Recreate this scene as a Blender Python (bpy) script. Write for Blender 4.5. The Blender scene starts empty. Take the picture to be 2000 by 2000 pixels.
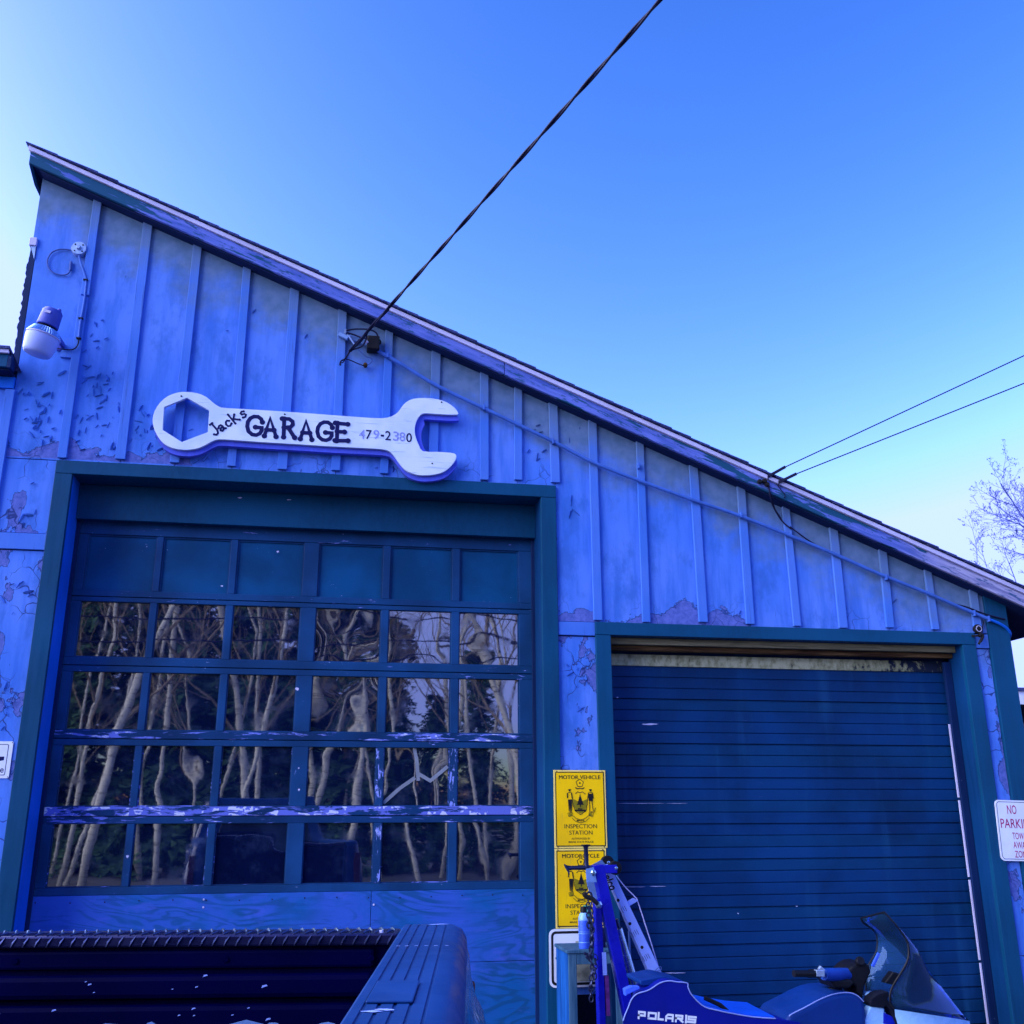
import bpy, bmesh, math, random
from mathutils import Vector, Matrix
R = math.radians
random.seed(7)
scn = bpy.context.scene
COL = scn.collection

# ------------------------------------------------------------------ camera
F_PX = 1954.0                                   # focal length in photo pixels (photo 2000 wide)
AX = Vector((0.98553, -0.16946, -0.00371))      # camera right
AY = Vector((-0.04625, -0.28991, 0.95594))      # camera up
AZ = Vector((0.16307, 0.94193, 0.29355))        # camera forward
CAM = Vector((0.0, -6.3, 1.6))
cd = bpy.data.cameras.new('camera'); cam = bpy.data.objects.new('camera', cd); COL.objects.link(cam)
cd.sensor_width = 36.0; cd.lens = F_PX / 2000.0 * 36.0; cd.clip_start = 0.02; cd.clip_end = 600.0
mw = Matrix((AX, AY, -AZ)).transposed().to_4x4(); mw.translation = CAM
cam.matrix_world = mw
scn.camera = cam

# ------------------------------------------------------------------ light
SUN_AZ = -96.0        # degrees from the facade's outward normal, negative = towards the photo's left
SUN_EL = 20.0
sdir = Vector((math.sin(R(SUN_AZ)) * math.cos(R(SUN_EL)), -math.cos(R(SUN_AZ)) * math.cos(R(SUN_EL)), math.sin(R(SUN_EL))))
sl = bpy.data.lights.new('sun', 'SUN'); sun = bpy.data.objects.new('sun', sl); COL.objects.link(sun)
sl.energy = 5.0; sl.angle = R(105.0); sl.color = (1.0, 0.985, 0.96)
sun.rotation_euler = sdir.to_track_quat('Z', 'Y').to_euler(); sun.location = (-20, -20, 30)

world = bpy.data.worlds.new('World'); scn.world = world; world.use_nodes = True
wn = world.node_tree; wn.nodes.clear()
sky = wn.nodes.new('ShaderNodeTexSky'); sky.sky_type = 'NISHITA'; sky.sun_disc = False
sky.sun_elevation = R(SUN_EL); sky.sun_rotation = math.atan2(sdir.x, sdir.y)
sky.air_density = 1.0; sky.dust_density = 2.5; sky.ozone_density = 1.2; sky.altitude = 50
# one tone curve for the whole dome: the photograph is strongly graded towards blue
SKY_CAP = (1.9, 2.5, 6.6); SKY_POW = (3.0, 2.2, 2.0); SKY_MUL = (0.43, 0.455, 0.72)
sep = wn.nodes.new('ShaderNodeSeparateColor'); cmb = wn.nodes.new('ShaderNodeCombineColor')
wn.links.new(sky.outputs['Color'], sep.inputs[0])
for i in range(3):
    a = wn.nodes.new('ShaderNodeMath'); a.operation = 'MINIMUM'; a.inputs[1].default_value = SKY_CAP[i]
    b = wn.nodes.new('ShaderNodeMath'); b.operation = 'POWER'; b.inputs[1].default_value = SKY_POW[i]
    c = wn.nodes.new('ShaderNodeMath'); c.operation = 'MULTIPLY'; c.inputs[1].default_value = SKY_MUL[i]
    wn.links.new(sep.outputs[i], b.inputs[0]); wn.links.new(b.outputs[0], c.inputs[0]); wn.links.new(c.outputs[0], a.inputs[0]); wn.links.new(a.outputs[0], cmb.inputs[i])
bg = wn.nodes.new('ShaderNodeBackground'); bg.inputs['Strength'].default_value = 0.15
wo = wn.nodes.new('ShaderNodeOutputWorld')
wn.links.new(cmb.outputs[0], bg.inputs['Color']); wn.links.new(bg.outputs['Background'], wo.inputs['Surface'])

vs = scn.view_settings
vs.view_transform = 'Standard'; vs.look = 'None'; vs.gamma = 1.0; vs.use_curve_mapping = False
vs.exposure = 1.25

# ------------------------------------------------------------------ helpers: pixels to places
def ray(px, py): return AZ * F_PX + AX * (px - 1000.0) - AY * (py - 1000.0)
def P(px, py, Y=0.0):
    d = ray(px, py); return CAM + d * ((Y - CAM.y) / d.y)
def PZ(px, py, Z):
    d = ray(px, py); return CAM + d * ((Z - CAM.z) / d.z)
def zm(x0, y0, w):
    s = w / 1932.0
    return lambda x, y: (x0 + x * s, y0 + y * s)

# ------------------------------------------------------------------ helpers: meshes and objects
def tag(o, label, cat, group=None, kind=None):
    if label: o['label'] = label
    if cat: o['category'] = cat
    if group: o['group'] = group
    if kind: o['kind'] = kind
    return o
def thing(name, label, cat, loc=(0, 0, 0), group=None):
    o = bpy.data.objects.new(name, None); o.empty_display_size = 0.1; COL.objects.link(o)
    o.location = loc
    return tag(o, label, cat, group)

class MB:
    def __init__(s): s.v = []; s.f = []
    def add(s, vs, fs):
        n = len(s.v); s.v += [tuple(v) for v in vs]; s.f += [tuple(i + n for i in f) for f in fs]; return s
    def box(s, x0, x1, y0, y1, z0, z1):
        return s.add([(x, y, z) for z in (z0, z1) for y in (y0, y1) for x in (x0, x1)],
                     [(0, 2, 3, 1), (4, 5, 7, 6), (0, 1, 5, 4), (2, 6, 7, 3), (0, 4, 6, 2), (1, 3, 7, 5)])
    def hexa(s, a, b):      # two quads (each 4 points, same winding), a = front
        return s.add(list(a) + list(b), [(0, 1, 2, 3), (7, 6, 5, 4), (0, 4, 5, 1), (1, 5, 6, 2), (2, 6, 7, 3), (3, 7, 4, 0)])
    def beam(s, p0, p1, w, d, ref=(0, 1, 0)):
        p0 = Vector(p0); p1 = Vector(p1); t = (p1 - p0).normalized(); r = Vector(ref)
        r = (r - t * r.dot(t)).normalized(); u = t.cross(r).normalized()
        q = lambda p: [p - u * w / 2 - r * d / 2, p + u * w / 2 - r * d / 2, p + u * w / 2 + r * d / 2, p - u * w / 2 + r * d / 2]
        return s.hexa(q(p0), q(p1))
    def tube(s, pts, r, n=8, caps=True):
        pts = [Vector(p) for p in pts]; rr = r if isinstance(r, (list, tuple)) else [r] * len(pts)
        base = len(s.v); up = None
        for i, p in enumerate(pts):
            t = (pts[min(i + 1, len(pts) - 1)] - pts[max(i - 1, 0)])
            if t.length < 1e-9: t = Vector((0, 0, 1))
            t.normalize()
            if up is None:
                up = Vector((0, 0, 1)) if abs(t.z) < 0.9 else Vector((1, 0, 0))
            a = (up - t * up.dot(t))
            if a.length < 1e-6: a = t.orthogonal()
            a.normalize(); up = a; b = t.cross(a)
            for k in range(n):
                w = 2 * math.pi * k / n
                s.v.append(tuple(p + (a * math.cos(w) + b * math.sin(w)) * rr[i]))
        for i in range(len(pts) - 1):
            for k in range(n):
                k2 = (k + 1) % n
                s.f.append((base + i * n + k, base + i * n + k2, base + (i + 1) * n + k2, base + (i + 1) * n + k))
        if caps:
            s.f.append(tuple(base + k for k in reversed(range(n))))
            s.f.append(tuple(base + (len(pts) - 1) * n + k for k in range(n)))
        return s
    def lathe(s, prof, n=24, frame=None):      # prof: (r, h) along the axis; frame: 4x4 matrix
        base = len(s.v); frame = frame or Matrix.Identity(4)
        for r, h in prof:
            for k in range(n):
                w = 2 * math.pi * k / n
                s.v.append(tuple(frame @ Vector((r * math.cos(w), r * math.sin(w), h))))
        for i in range(len(prof) - 1):
            for k in range(n):
                k2 = (k + 1) % n
                s.f.append((base + i * n + k, base + i * n + k2, base + (i + 1) * n + k2, base + (i + 1) * n + k))
        s.f.append(tuple(base + k for k in reversed(range(n)))); s.f.append(tuple(base + (len(prof) - 1) * n + k for k in range(n)))
        return s
    def prism(s, poly, dvec):                  # poly: list of 3-D points, pushed along dvec
        n = len(poly); d = Vector(dvec); base = len(s.v)
        s.v += [tuple(p) for p in poly] + [tuple(Vector(p) + d) for p in poly]
        s.f.append(tuple(base + i for i in range(n))); s.f.append(tuple(base + n + i for i in reversed(range(n))))
        for i in range(n):
            j = (i + 1) % n; s.f.append((base + j, base + i, base + n + i, base + n + j))
        return s
    def mesh(s, name, smooth=False):
        me = bpy.data.meshes.new(name); me.from_pydata(s.v, [], s.f)
        bm = bmesh.new(); bm.from_mesh(me); bmesh.ops.recalc_face_normals(bm, faces=bm.faces); bm.to_mesh(me); bm.free()
        if smooth:
            for p in me.polygons: p.use_smooth = True
        me.update(); return me
    def obj(s, name, mat, parent=None, smooth=False, bevel=0.0, seg=2, angle=35):
        me = s.mesh(name, smooth); return link(name, me, mat, parent, smooth, bevel, seg, angle)
def link(name, me, mat, parent=None, smooth=False, bevel=0.0, seg=2, angle=35):
    o = bpy.data.objects.new(name, me); COL.objects.link(o)
    if mat is not None:
        me.materials.clear(); me.materials.append(mat)
    if parent is not None:
        o.parent = parent
        o.matrix_parent_inverse = Matrix.Translation(-Vector(parent_world(parent)))
    if bevel:
        b = o.modifiers.new('bevel', 'BEVEL'); b.width = bevel; b.segments = seg; b.limit_method = 'ANGLE'; b.angle_limit = R(angle)
        b.harden_normals = False
    if smooth:
        try: me.set_sharp_from_angle(angle=R(40))
        except Exception: pass
    return o
def parent_world(o):
    v = Vector(o.location)
    if o.parent is not None:
        v = v + o.matrix_parent_inverse.translation + Vector(parent_world(o.parent))
    return v
def copy_tree(o, delta, parent=None):
    c = o.copy(); COL.objects.link(c); c.parent = parent
    if parent is None: c.location = Vector(o.location) + Vector(delta)
    for ch in o.children: copy_tree(ch, delta, c)
    return c

# text as a mesh, in a box: returns verts (2-D, height of capitals = 1) and faces
_tc = {}
def glyphs(body, bold=0.0):
    key = (body, bold)
    if key not in _tc:
        cu = bpy.data.curves.new('lettering', 'FONT'); cu.body = body; cu.resolution_u = 3; cu.offset = bold
        o = bpy.data.objects.new('lettering', cu); COL.objects.link(o)
        dg = bpy.context.evaluated_depsgraph_get(); me = bpy.data.meshes.new_from_object(o.evaluated_get(dg))
        V = [(v.co.x, v.co.y) for v in me.vertices]; Fc = [tuple(p.vertices) for p in me.polygons]
        bpy.data.objects.remove(o); bpy.data.curves.remove(cu); bpy.data.meshes.remove(me)
        _tc[key] = (V, Fc)
    return _tc[key]
def text(parent, body, center, h, mat, right=(1, 0, 0), up=(0, 0, 1), xs=1.0, bold=0.0, name='lettering', width=None, shear=0.0):
    V, Fc = glyphs(body, bold); xs0 = min(v[0] for v in V); xs1 = max(v[0] for v in V); ys0 = min(v[1] for v in V); ys1 = max(v[1] for v in V)
    k = h / 0.70 if body.lower() == body and body.isalpha() else h / (ys1 - ys0)
    kx = k * xs if width is None else width / (xs1 - xs0)
    c = Vector(center); r = Vector(right).normalized(); u = Vector(up).normalized()
    vs_ = []
    for x, y in V:
        yy = (y - (ys0 + ys1) / 2) * k; xx = (x - (xs0 + xs1) / 2) * kx + shear * yy
        vs_.append(c + r * xx + u * yy)
    m = MB(); m.add(vs_, Fc)
    me = bpy.data.meshes.new(name); me.from_pydata(m.v, [], m.f); me.update()
    return link(name, me, mat, parent)
def ribbon(mb, pts, w, nrm, lift, ball=0.0, square=False):
    # a flat stroke of width w along 3-D points that lie in one plane with normal nrm (towards the viewer)
    n = Vector(nrm).normalized(); pts = [Vector(p) for p in pts]
    L = []; Rr = []
    for i, p in enumerate(pts):
        t0 = (pts[i] - pts[i - 1]).normalized() if i > 0 else None
        t1 = (pts[i + 1] - pts[i]).normalized() if i < len(pts) - 1 else None
        t = (t0 + t1).normalized() if t0 is not None and t1 is not None and (t0 + t1).length > 0.2 else (t1 or t0)
        s = n.cross(t); k = 1.0
        if t0 is not None and t1 is not None:
            k = min(1.5, 1.0 / max(0.4, t.dot(t1)))
        q = p.copy()
        if square and t0 is None: q = p - t1 * w / 2
        if square and t1 is None: q = p + t0 * w / 2
        L.append(q + s * w / 2 * k + n * lift); Rr.append(q - s * w / 2 * k + n * lift)
    m = len(pts)
    mb.add(L + Rr, [(i, i + 1, m + i + 1, m + i) for i in range(m - 1)])
    if ball:
        for j, e in enumerate((pts[0], pts[-1])):
            a = n.orthogonal().normalized(); b = n.cross(a)
            mb.add([e + n * (lift + 0.0004 * (j + 1)) + (a * math.cos(w2) + b * math.sin(w2)) * ball for w2 in [2 * math.pi * q / 14 for q in range(14)]], [tuple(range(14))])

# ------------------------------------------------------------------ helpers: node materials
class NT:
    def __init__(s, name, rough=0.6, spec=0.3, metal=0.0):
        s.m = bpy.data.materials.new(name); s.m.use_nodes = True; s.t = s.m.node_tree
        s.b = s.t.nodes['Principled BSDF']; s.b.inputs['Roughness'].default_value = rough
        s.b.inputs['Specular IOR Level'].default_value = spec * (0.4 if rough > 0.3 else 1.0); s.b.inputs['Metallic'].default_value = metal
    def n(s, k): return s.t.nodes.new(k)
    def put(s, sock, v):
        if hasattr(v, 'is_linked') or hasattr(v, 'links'): s.t.links.new(v, sock)
        else:
            if hasattr(sock, 'default_value'):
                try: sock.default_value = v
                except Exception: sock.default_value = tuple(v) + (1,)
    def pos(s): return s.n('ShaderNodeNewGeometry').outputs['Position']
    def objc(s): return s.n('ShaderNodeTexCoord').outputs['Object']
    def map(s, vec, scale=(1, 1, 1), rot=(0, 0, 0), loc=(0, 0, 0)):
        k = s.n('ShaderNodeMapping'); s.put(k.inputs['Vector'], vec); k.inputs['Scale'].default_value = scale
        k.inputs['Rotation'].default_value = [R(a) for a in rot]; k.inputs['Location'].default_value = loc; return k.outputs['Vector']
    def noise(s, vec, scale=5, detail=3, rough=0.5, dist=0.0):
        k = s.n('ShaderNodeTexNoise'); s.put(k.inputs['Vector'], vec); k.inputs['Scale'].default_value = scale
        k.inputs['Detail'].default_value = detail; k.inputs['Roughness'].default_value = rough; k.inputs['Distortion'].default_value = dist
        return k.outputs['Fac']
    def voro(s, vec, scale=5, feature='DISTANCE_TO_EDGE', rand=1.0):
        k = s.n('ShaderNodeTexVoronoi'); k.feature = feature; s.put(k.inputs['Vector'], vec); k.inputs['Scale'].default_value = scale
        k.inputs['Randomness'].default_value = rand; return k.outputs['Distance']
    def math(s, op, a, b=0.0, c=None):
        k = s.n('ShaderNodeMath'); k.operation = op; s.put(k.inputs[0], a); s.put(k.inputs[1], b)
        if c is not None: s.put(k.inputs[2], c)
        return k.outputs[0]
    def rng(s, v, a, b, c=0.0, d=1.0, smooth=True):
        k = s.n('ShaderNodeMapRange'); k.interpolation_type = 'SMOOTHSTEP' if smooth else 'LINEAR'; k.clamp = True
        s.put(k.inputs[0], v); k.inputs[1].default_value = a; k.inputs[2].default_value = b; k.inputs[3].default_value = c; k.inputs[4].default_value = d
        return k.outputs[0]
    def mix(s, f, a, b, mode='MIX'):
        k = s.n('ShaderNodeMix'); k.data_type = 'RGBA'; k.blend_type = mode
        s.put(k.inputs['Factor'], f)
        s.put(k.inputs['A'], a if hasattr(a, 'links') else tuple(a) + (1,)); s.put(k.inputs['B'], b if hasattr(b, 'links') else tuple(b) + (1,))
        return k.outputs['Result']
    def xyz(s, vec):
        k = s.n('ShaderNodeSeparateXYZ'); s.put(k.inputs[0], vec); return k.outputs
    def bump(s, h, strength=0.3, dist=0.01):
        k = s.n('ShaderNodeBump'); s.put(k.inputs['Height'], h); k.inputs['Strength'].default_value = strength; k.inputs['Distance'].default_value = dist
        s.t.links.new(k.outputs[0], s.b.inputs['Normal'])
    def col(s, c): s.put(s.b.inputs['Base Color'], c if hasattr(c, 'links') else tuple(c) + (1,)); return s
    def rough(s, c): s.put(s.b.inputs['Roughness'], c)
def plain(name, c, rough=0.5, spec=0.3, metal=0.0, var=0.12, scale=12.0, bump=0.0, obj=True):
    k = NT(name, rough, spec, metal); v = k.objc() if obj else k.pos()
    f = k.noise(v, scale, 4, 0.6)
    k.col(k.mix(k.rng(f, 0.3, 0.7), [x * (1 - var) for x in c], [min(1, x * (1 + var)) for x in c]))
    k.rough(k.rng(k.noise(v, scale * 2.3, 3), 0.3, 0.7, max(0.02, rough - 0.08), min(1, rough + 0.1)))
    if bump: k.bump(k.noise(v, scale * 6, 4, 0.6), bump, 0.004)
    return k.m
# ------------------------------------------------------------------ materials
ROOF_S = -0.4053                                   # roof line: underside of the rake board at the wall: z = ROOF_B + ROOF_S x
ROOF_B = 4.923
def roof_z(x): return ROOF_B + ROOF_S * x

def wall_paint():
    k = NT('peeling_blue_wall_paint', 0.62, 0.25); p = k.pos(); X, Y, Z = k.xyz(p)[:3]
    big = k.noise(p, 1.3, 3, 0.55); streak = k.noise(k.map(p, (5, 5, 0.7)), 2.2, 4, 0.6)
    c = k.mix(k.rng(big, 0.35, 0.65), (0.062, 0.190, 0.73), (0.104, 0.232, 0.77))
    c = k.mix(k.rng(streak, 0.42, 0.72, 0, 0.75), c, (0.030, 0.132, 0.58))
    c = k.mix(k.rng(k.noise(k.map(p, (2.2, 2.2, 1.1), loc=(7, 0, 3)), 2.4, 6, 0.66), 0.47, 0.66, 0, 0.75), c, (0.034, 0.128, 0.50))
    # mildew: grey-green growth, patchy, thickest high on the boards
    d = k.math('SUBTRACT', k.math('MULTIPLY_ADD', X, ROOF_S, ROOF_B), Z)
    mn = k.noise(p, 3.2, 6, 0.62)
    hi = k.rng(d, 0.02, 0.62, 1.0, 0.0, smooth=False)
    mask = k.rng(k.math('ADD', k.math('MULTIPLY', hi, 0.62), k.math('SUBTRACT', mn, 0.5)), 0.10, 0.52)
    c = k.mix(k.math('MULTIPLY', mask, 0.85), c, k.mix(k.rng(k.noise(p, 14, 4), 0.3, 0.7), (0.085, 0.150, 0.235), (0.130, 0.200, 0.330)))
    # old bare patches low on the boards, above the door heads
    seam = k.math('MULTIPLY_ADD', k.math('GREATER_THAN', X, 1.395), -0.94, 3.775)
    h = k.math('SUBTRACT', Z, seam)
    wob = k.noise(k.map(p, (1, 1, 1.3)), 5.5, 5, 0.6); wide = k.noise(k.map(p, (1, 0, 0), loc=(3.7, 0, 0)), 1.9, 2)
    v = k.math('ADD', k.math('ADD', k.math('MULTIPLY', k.math('SUBTRACT', wide, 0.5), 1.3), k.math('MULTIPLY', k.math('SUBTRACT', wob, 0.5), 0.9)),
               k.math('MULTIPLY_ADD', h, -2.6, 0.10))
    reg_ = k.math('ADD', k.math('ADD', k.rng(X, -1.02, -0.94, 0.06, -0.34), k.rng(X, 1.38, 1.40, 0.0, 0.42)), k.rng(X, 2.70, 2.76, 0.0, -0.70))
    v = k.math('ADD', k.math('ADD', v, reg_), k.rng(h, -0.03, -0.001, -30.0, 0.0, False))
    # lower sheets beside the doors: scattered flaked patches
    low = k.math('LESS_THAN', h, -0.02)
    pn = k.math('MULTIPLY', k.math('SUBTRACT', k.noise(k.map(p, (1.3, 1.3, 0.9), loc=(0.4, 0, 1.9)), 2.6, 5, 0.55), 0.555), 2.4)
    v = k.math('MAXIMUM', v, k.math('MULTIPLY_ADD', low, 2.0, k.math('SUBTRACT', pn, 2.0)))
    peel = k.rng(v, 0.0, 0.018)
    edge = k.math('MULTIPLY', k.rng(v, -0.022, 0.0), k.rng(v, 0.0, 0.02, 1, 0))
    bare = k.mix(k.rng(k.noise(p, 26, 5, 0.7), 0.35, 0.65), (0.062, 0.105, 0.40), (0.115, 0.158, 0.54))
    c = k.mix(peel, c, bare); c = k.mix(k.math('MULTIPLY', edge, 0.8), c, (0.02, 0.035, 0.14))
    # cracks in the paint film, only where the film is old
    q = k.n('ShaderNodeVectorMath'); q.operation = 'ADD'
    nz = k.n('ShaderNodeTexNoise'); nz.inputs['Scale'].default_value = 6; k.put(nz.inputs['Vector'], p)
    sc_ = k.n('ShaderNodeVectorMath'); sc_.operation = 'SCALE'; k.put(sc_.inputs[0], nz.outputs['Color']); sc_.inputs['Scale'].default_value = 0.22
    k.put(q.inputs[0], p); k.put(q.inputs[1], sc_.outputs[0])
    cr = k.voro(k.map(q.outputs[0], (1.0, 1.0, 0.8)), 7.0)
    old = k.math('MULTIPLY', k.rng(k.noise(p, 2.1, 3, 0.5), 0.45, 0.54), k.rng(h, 0.25, -0.1))
    cm = k.math('MULTIPLY', k.rng(cr, 0.006, 0.022, 1, 0), old)
    c = k.mix(k.math('MULTIPLY', cm, 0.9), c, (0.02, 0.04, 0.18))
    # small nicks
    ni = k.noise(k.map(p, (16, 16, 5.5), (0, 24, 0)), 1.5, 2, 0.5)
    reg = k.rng(k.noise(p, 0.9, 2), 0.46, 0.60)
    nick = k.math('MULTIPLY', k.rng(ni, 0.745, 0.765), reg)
    c = k.mix(k.math('MULTIPLY', nick, 0.85), c, (0.03, 0.055, 0.24))
    k.col(c); k.rough(k.math('MULTIPLY_ADD', peel, 0.25, 0.58))
    hgt = k.math('ADD', k.math('MULTIPLY', peel, -0.6), k.math('MULTIPLY', k.noise(p, 42, 4, 0.6), 0.35))
    hgt = k.math('ADD', hgt, k.math('MULTIPLY', k.math('MAXIMUM', cm, nick), -0.8)); hgt = k.math('ADD', hgt, k.math('MULTIPLY', edge, 0.5))
    k.bump(hgt, 0.55, 0.006)
    return k.m
def batten_paint():
    k = NT('worn_blue_batten_paint', 0.65, 0.22); p = k.pos(); X, Y, Z = k.xyz(p)[:3]
    g = k.noise(k.map(p, (30, 30, 1.6)), 2.4, 5, 0.65, 0.4); big = k.noise(p, 1.7, 3)
    c = k.mix(k.rng(big, 0.3, 0.7), (0.046, 0.158, 0.62), (0.074, 0.188, 0.67))
    wear = k.math('MULTIPLY', k.rng(g, 0.58, 0.66), k.rng(k.noise(p, 2.0, 3), 0.42, 0.62))
    c = k.mix(k.math('MULTIPLY', wear, 0.7), c, (0.045, 0.10, 0.36))
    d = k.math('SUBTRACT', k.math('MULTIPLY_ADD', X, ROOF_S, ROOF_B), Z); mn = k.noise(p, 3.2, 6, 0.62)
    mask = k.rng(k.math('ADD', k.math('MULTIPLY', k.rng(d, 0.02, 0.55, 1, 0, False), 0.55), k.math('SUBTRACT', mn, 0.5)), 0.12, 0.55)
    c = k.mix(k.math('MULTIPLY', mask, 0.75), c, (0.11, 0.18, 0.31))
    k.col(c); k.bump(g, 0.4, 0.004); return k.m
def trim_paint(name, base, light, amount=0.70, rough=0.5, rot=0, zs=1.4):
    k = NT(name, rough, 0.3); p = k.pos()
    g = k.noise(k.map(p, (22, 22, zs), (0, rot, 0)), 1.6, 5, 0.62, 0.3); big = k.noise(p, 1.4, 3)
    c = k.mix(k.rng(big, 0.3, 0.7), [b * 0.8 for b in base], [b * 1.22 for b in base])
    c = k.mix(k.rng(g, 0.40, 0.62, 0, 0.25), c, [b * 1.4 for b in base])
    ch = k.noise(k.map(p, (6, 6, 3.0), (0, rot, 0)), 3.0, 6, 0.68)
    m = k.rng(ch, amount, amount + 0.015)
    c = k.mix(m, c, light)
    k.col(c); k.rough(k.rng(g, 0.3, 0.7, rough - 0.08, rough + 0.12)); k.bump(k.math('ADD', g, k.math('MULTIPLY', m, -0.8)), 0.3, 0.004); return k.m
def fascia_paint():
    k = NT('weathered_rake_board_paint', 0.7, 0.2); p = k.pos(); X, Y, Z = k.xyz(p)[:3]
    q = k.map(p, (1, 1, 1), (0, -22.06, 0))                   # along the slope
    g = k.noise(k.map(q, (2.6, 10, 26)), 1.0, 6, 0.65, 0.5)
    f = k.noise(k.map(q, (1.1, 4, 9)), 1.9, 5, 0.62, 0.3)
    c = k.mix(k.rng(g, 0.35, 0.65), (0.060, 0.110, 0.44), (0.13, 0.185, 0.62))
    new = k.rng(X, -1.75, -0.9, 0.21, 0.0, False); old = k.rng(X, 1.3, 3.2, 0.0, 0.085, False); end = k.rng(X, 3.6, 4.25, 0, -0.2, False)
    thr = k.math('ADD', k.math('ADD', k.math('ADD', new, old), end), f)
    m = k.math('MAXIMUM', k.rng(thr, 0.575, 0.605), k.math('MULTIPLY', k.rng(k.noise(k.map(q, (7, 12, 34)), 1.6, 6, 0.7), 0.565, 0.60), 0.85))
    c = k.mix(m, c, (0.012, 0.075, 0.17))
    grey = k.rng(X, 3.7, 4.3)
    c = k.mix(k.math('MULTIPLY', grey, k.math('SUBTRACT', 1.0, m)), c, k.mix(k.rng(g, 0.4, 0.6), (0.16, 0.17, 0.36), (0.36, 0.36, 0.60)))
    k.col(c); k.bump(k.math('ADD', g, m), 0.35, 0.004); return k.m
def plywood_paint():
    k = NT('stained_plywood', 0.65, 0.22); p = k.pos()
    w = k.noise(k.map(p, (0.8, 1.0, 2.8), (0, 14, 0)), 1.5, 3, 0.5, 0.9)
    rings = k.math('SINE', k.math('MULTIPLY', w, 66.0)); fine = k.noise(k.map(p, (2.2, 3, 26)), 2.4, 6, 0.66, 0.5)
    amp = k.rng(k.noise(p, 1.7, 3), 0.32, 0.56)
    c = k.mix(k.rng(k.noise(p, 1.9, 5, 0.6), 0.40, 0.62), (0.028, 0.100, 0.50), (0.006, 0.098, 0.36))
    c = k.mix(k.math('MULTIPLY', k.rng(rings, -0.3, 1.0, 0, 0.85), amp), c, (0.006, 0.072, 0.22))
    c = k.mix(k.rng(fine, 0.55, 0.68, 0, 0.6), c, (0.010, 0.055, 0.22))
    c = k.mix(k.rng(k.noise(k.map(p, (1.2, 1, 4)), 3.0, 5, 0.65), 0.56, 0.70, 0, 0.55), c, (0.060, 0.11, 0.60))
    k.col(c); k.bump(k.math('ADD', fine, k.math('MULTIPLY', rings, 0.2)), 0.25, 0.003); return k.m
def glass_old():
    k = NT('old_wavy_window_glass', 0.03, 0.5); k.b.inputs['IOR'].default_value = 2.75
    p = k.pos(); info = k.n('ShaderNodeObjectInfo')
    off = k.n('ShaderNodeVectorMath'); off.operation = 'SCALE'; k.put(off.inputs[0], info.outputs['Location']); off.inputs['Scale'].default_value = 0.0
    rnd = info.outputs['Random']
    cmb = k.n('ShaderNodeCombineXYZ'); k.put(cmb.inputs[1], k.math('MULTIPLY', rnd, 37.0))
    q = k.n('ShaderNodeVectorMath'); q.operation = 'ADD'; k.put(q.inputs[0], p); k.put(q.inputs[1], cmb.outputs[0])
    dust = k.noise(q.outputs[0], 9, 5, 0.65)
    k.col(k.mix(k.rng(dust, 0.45, 0.75), (0.002, 0.006, 0.034), (0.012, 0.022, 0.070)))
    k.rough(k.rng(dust, 0.5, 0.75, 0.015, 0.06))
    wv = k.noise(q.outputs[0], 2.6, 1.2, 0.4); amp = k.math('MULTIPLY_ADD', k.math('POWER', rnd, 4.0), 0.0085, 0.0006)
    rp_ = k.noise(q.outputs[0], 11.0, 2.0, 0.5); k.bump(k.math('ADD', k.math('MULTIPLY', wv, amp), k.math('MULTIPLY', rp_, 0.000045)), 1.0, 1.0); return k.m
def shingle_mat():
    k = NT('dark_asphalt_shingle', 0.9, 0.1); p = k.pos(); n = k.noise(p, 90, 3, 0.7)
    k.col(k.mix(k.rng(n, 0.3, 0.7), (0.025, 0.035, 0.13), (0.07, 0.09, 0.26))); k.bump(n, 0.5, 0.004); return k.m
def wood_mat(name, a, b, along='z', sc=1.0, rough=0.7):
    k = NT(name, rough, 0.2); v = k.pos(); s = {'x': (1.2, 18, 18), 'y': (18, 1.2, 18), 'z': (18, 18, 1.2)}[along]
    g = k.noise(k.map(v, [t * sc for t in s]), 2.0, 6, 0.65, 0.6)
    k.col(k.mix(k.rng(g, 0.35, 0.65), a, b)); k.bump(g, 0.35, 0.004); return k.m
def sign_white():
    k = NT('whitewashed_sign_wood', 0.62, 0.25); v = k.pos()
    g = k.noise(k.map(v, (2.2, 14, 30), (0, 3, 0)), 1.6, 5, 0.62, 0.4); b = k.noise(v, 5, 3)
    c = k.mix(k.rng(b, 0.35, 0.65), (0.50, 0.62, 0.90), (0.62, 0.72, 0.94))
    c = k.mix(k.rng(g, 0.585, 0.67, 0, 0.7), c, (0.30, 0.42, 0.84))
    k.col(c); k.bump(g, 0.3, 0.003); return k.m
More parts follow.
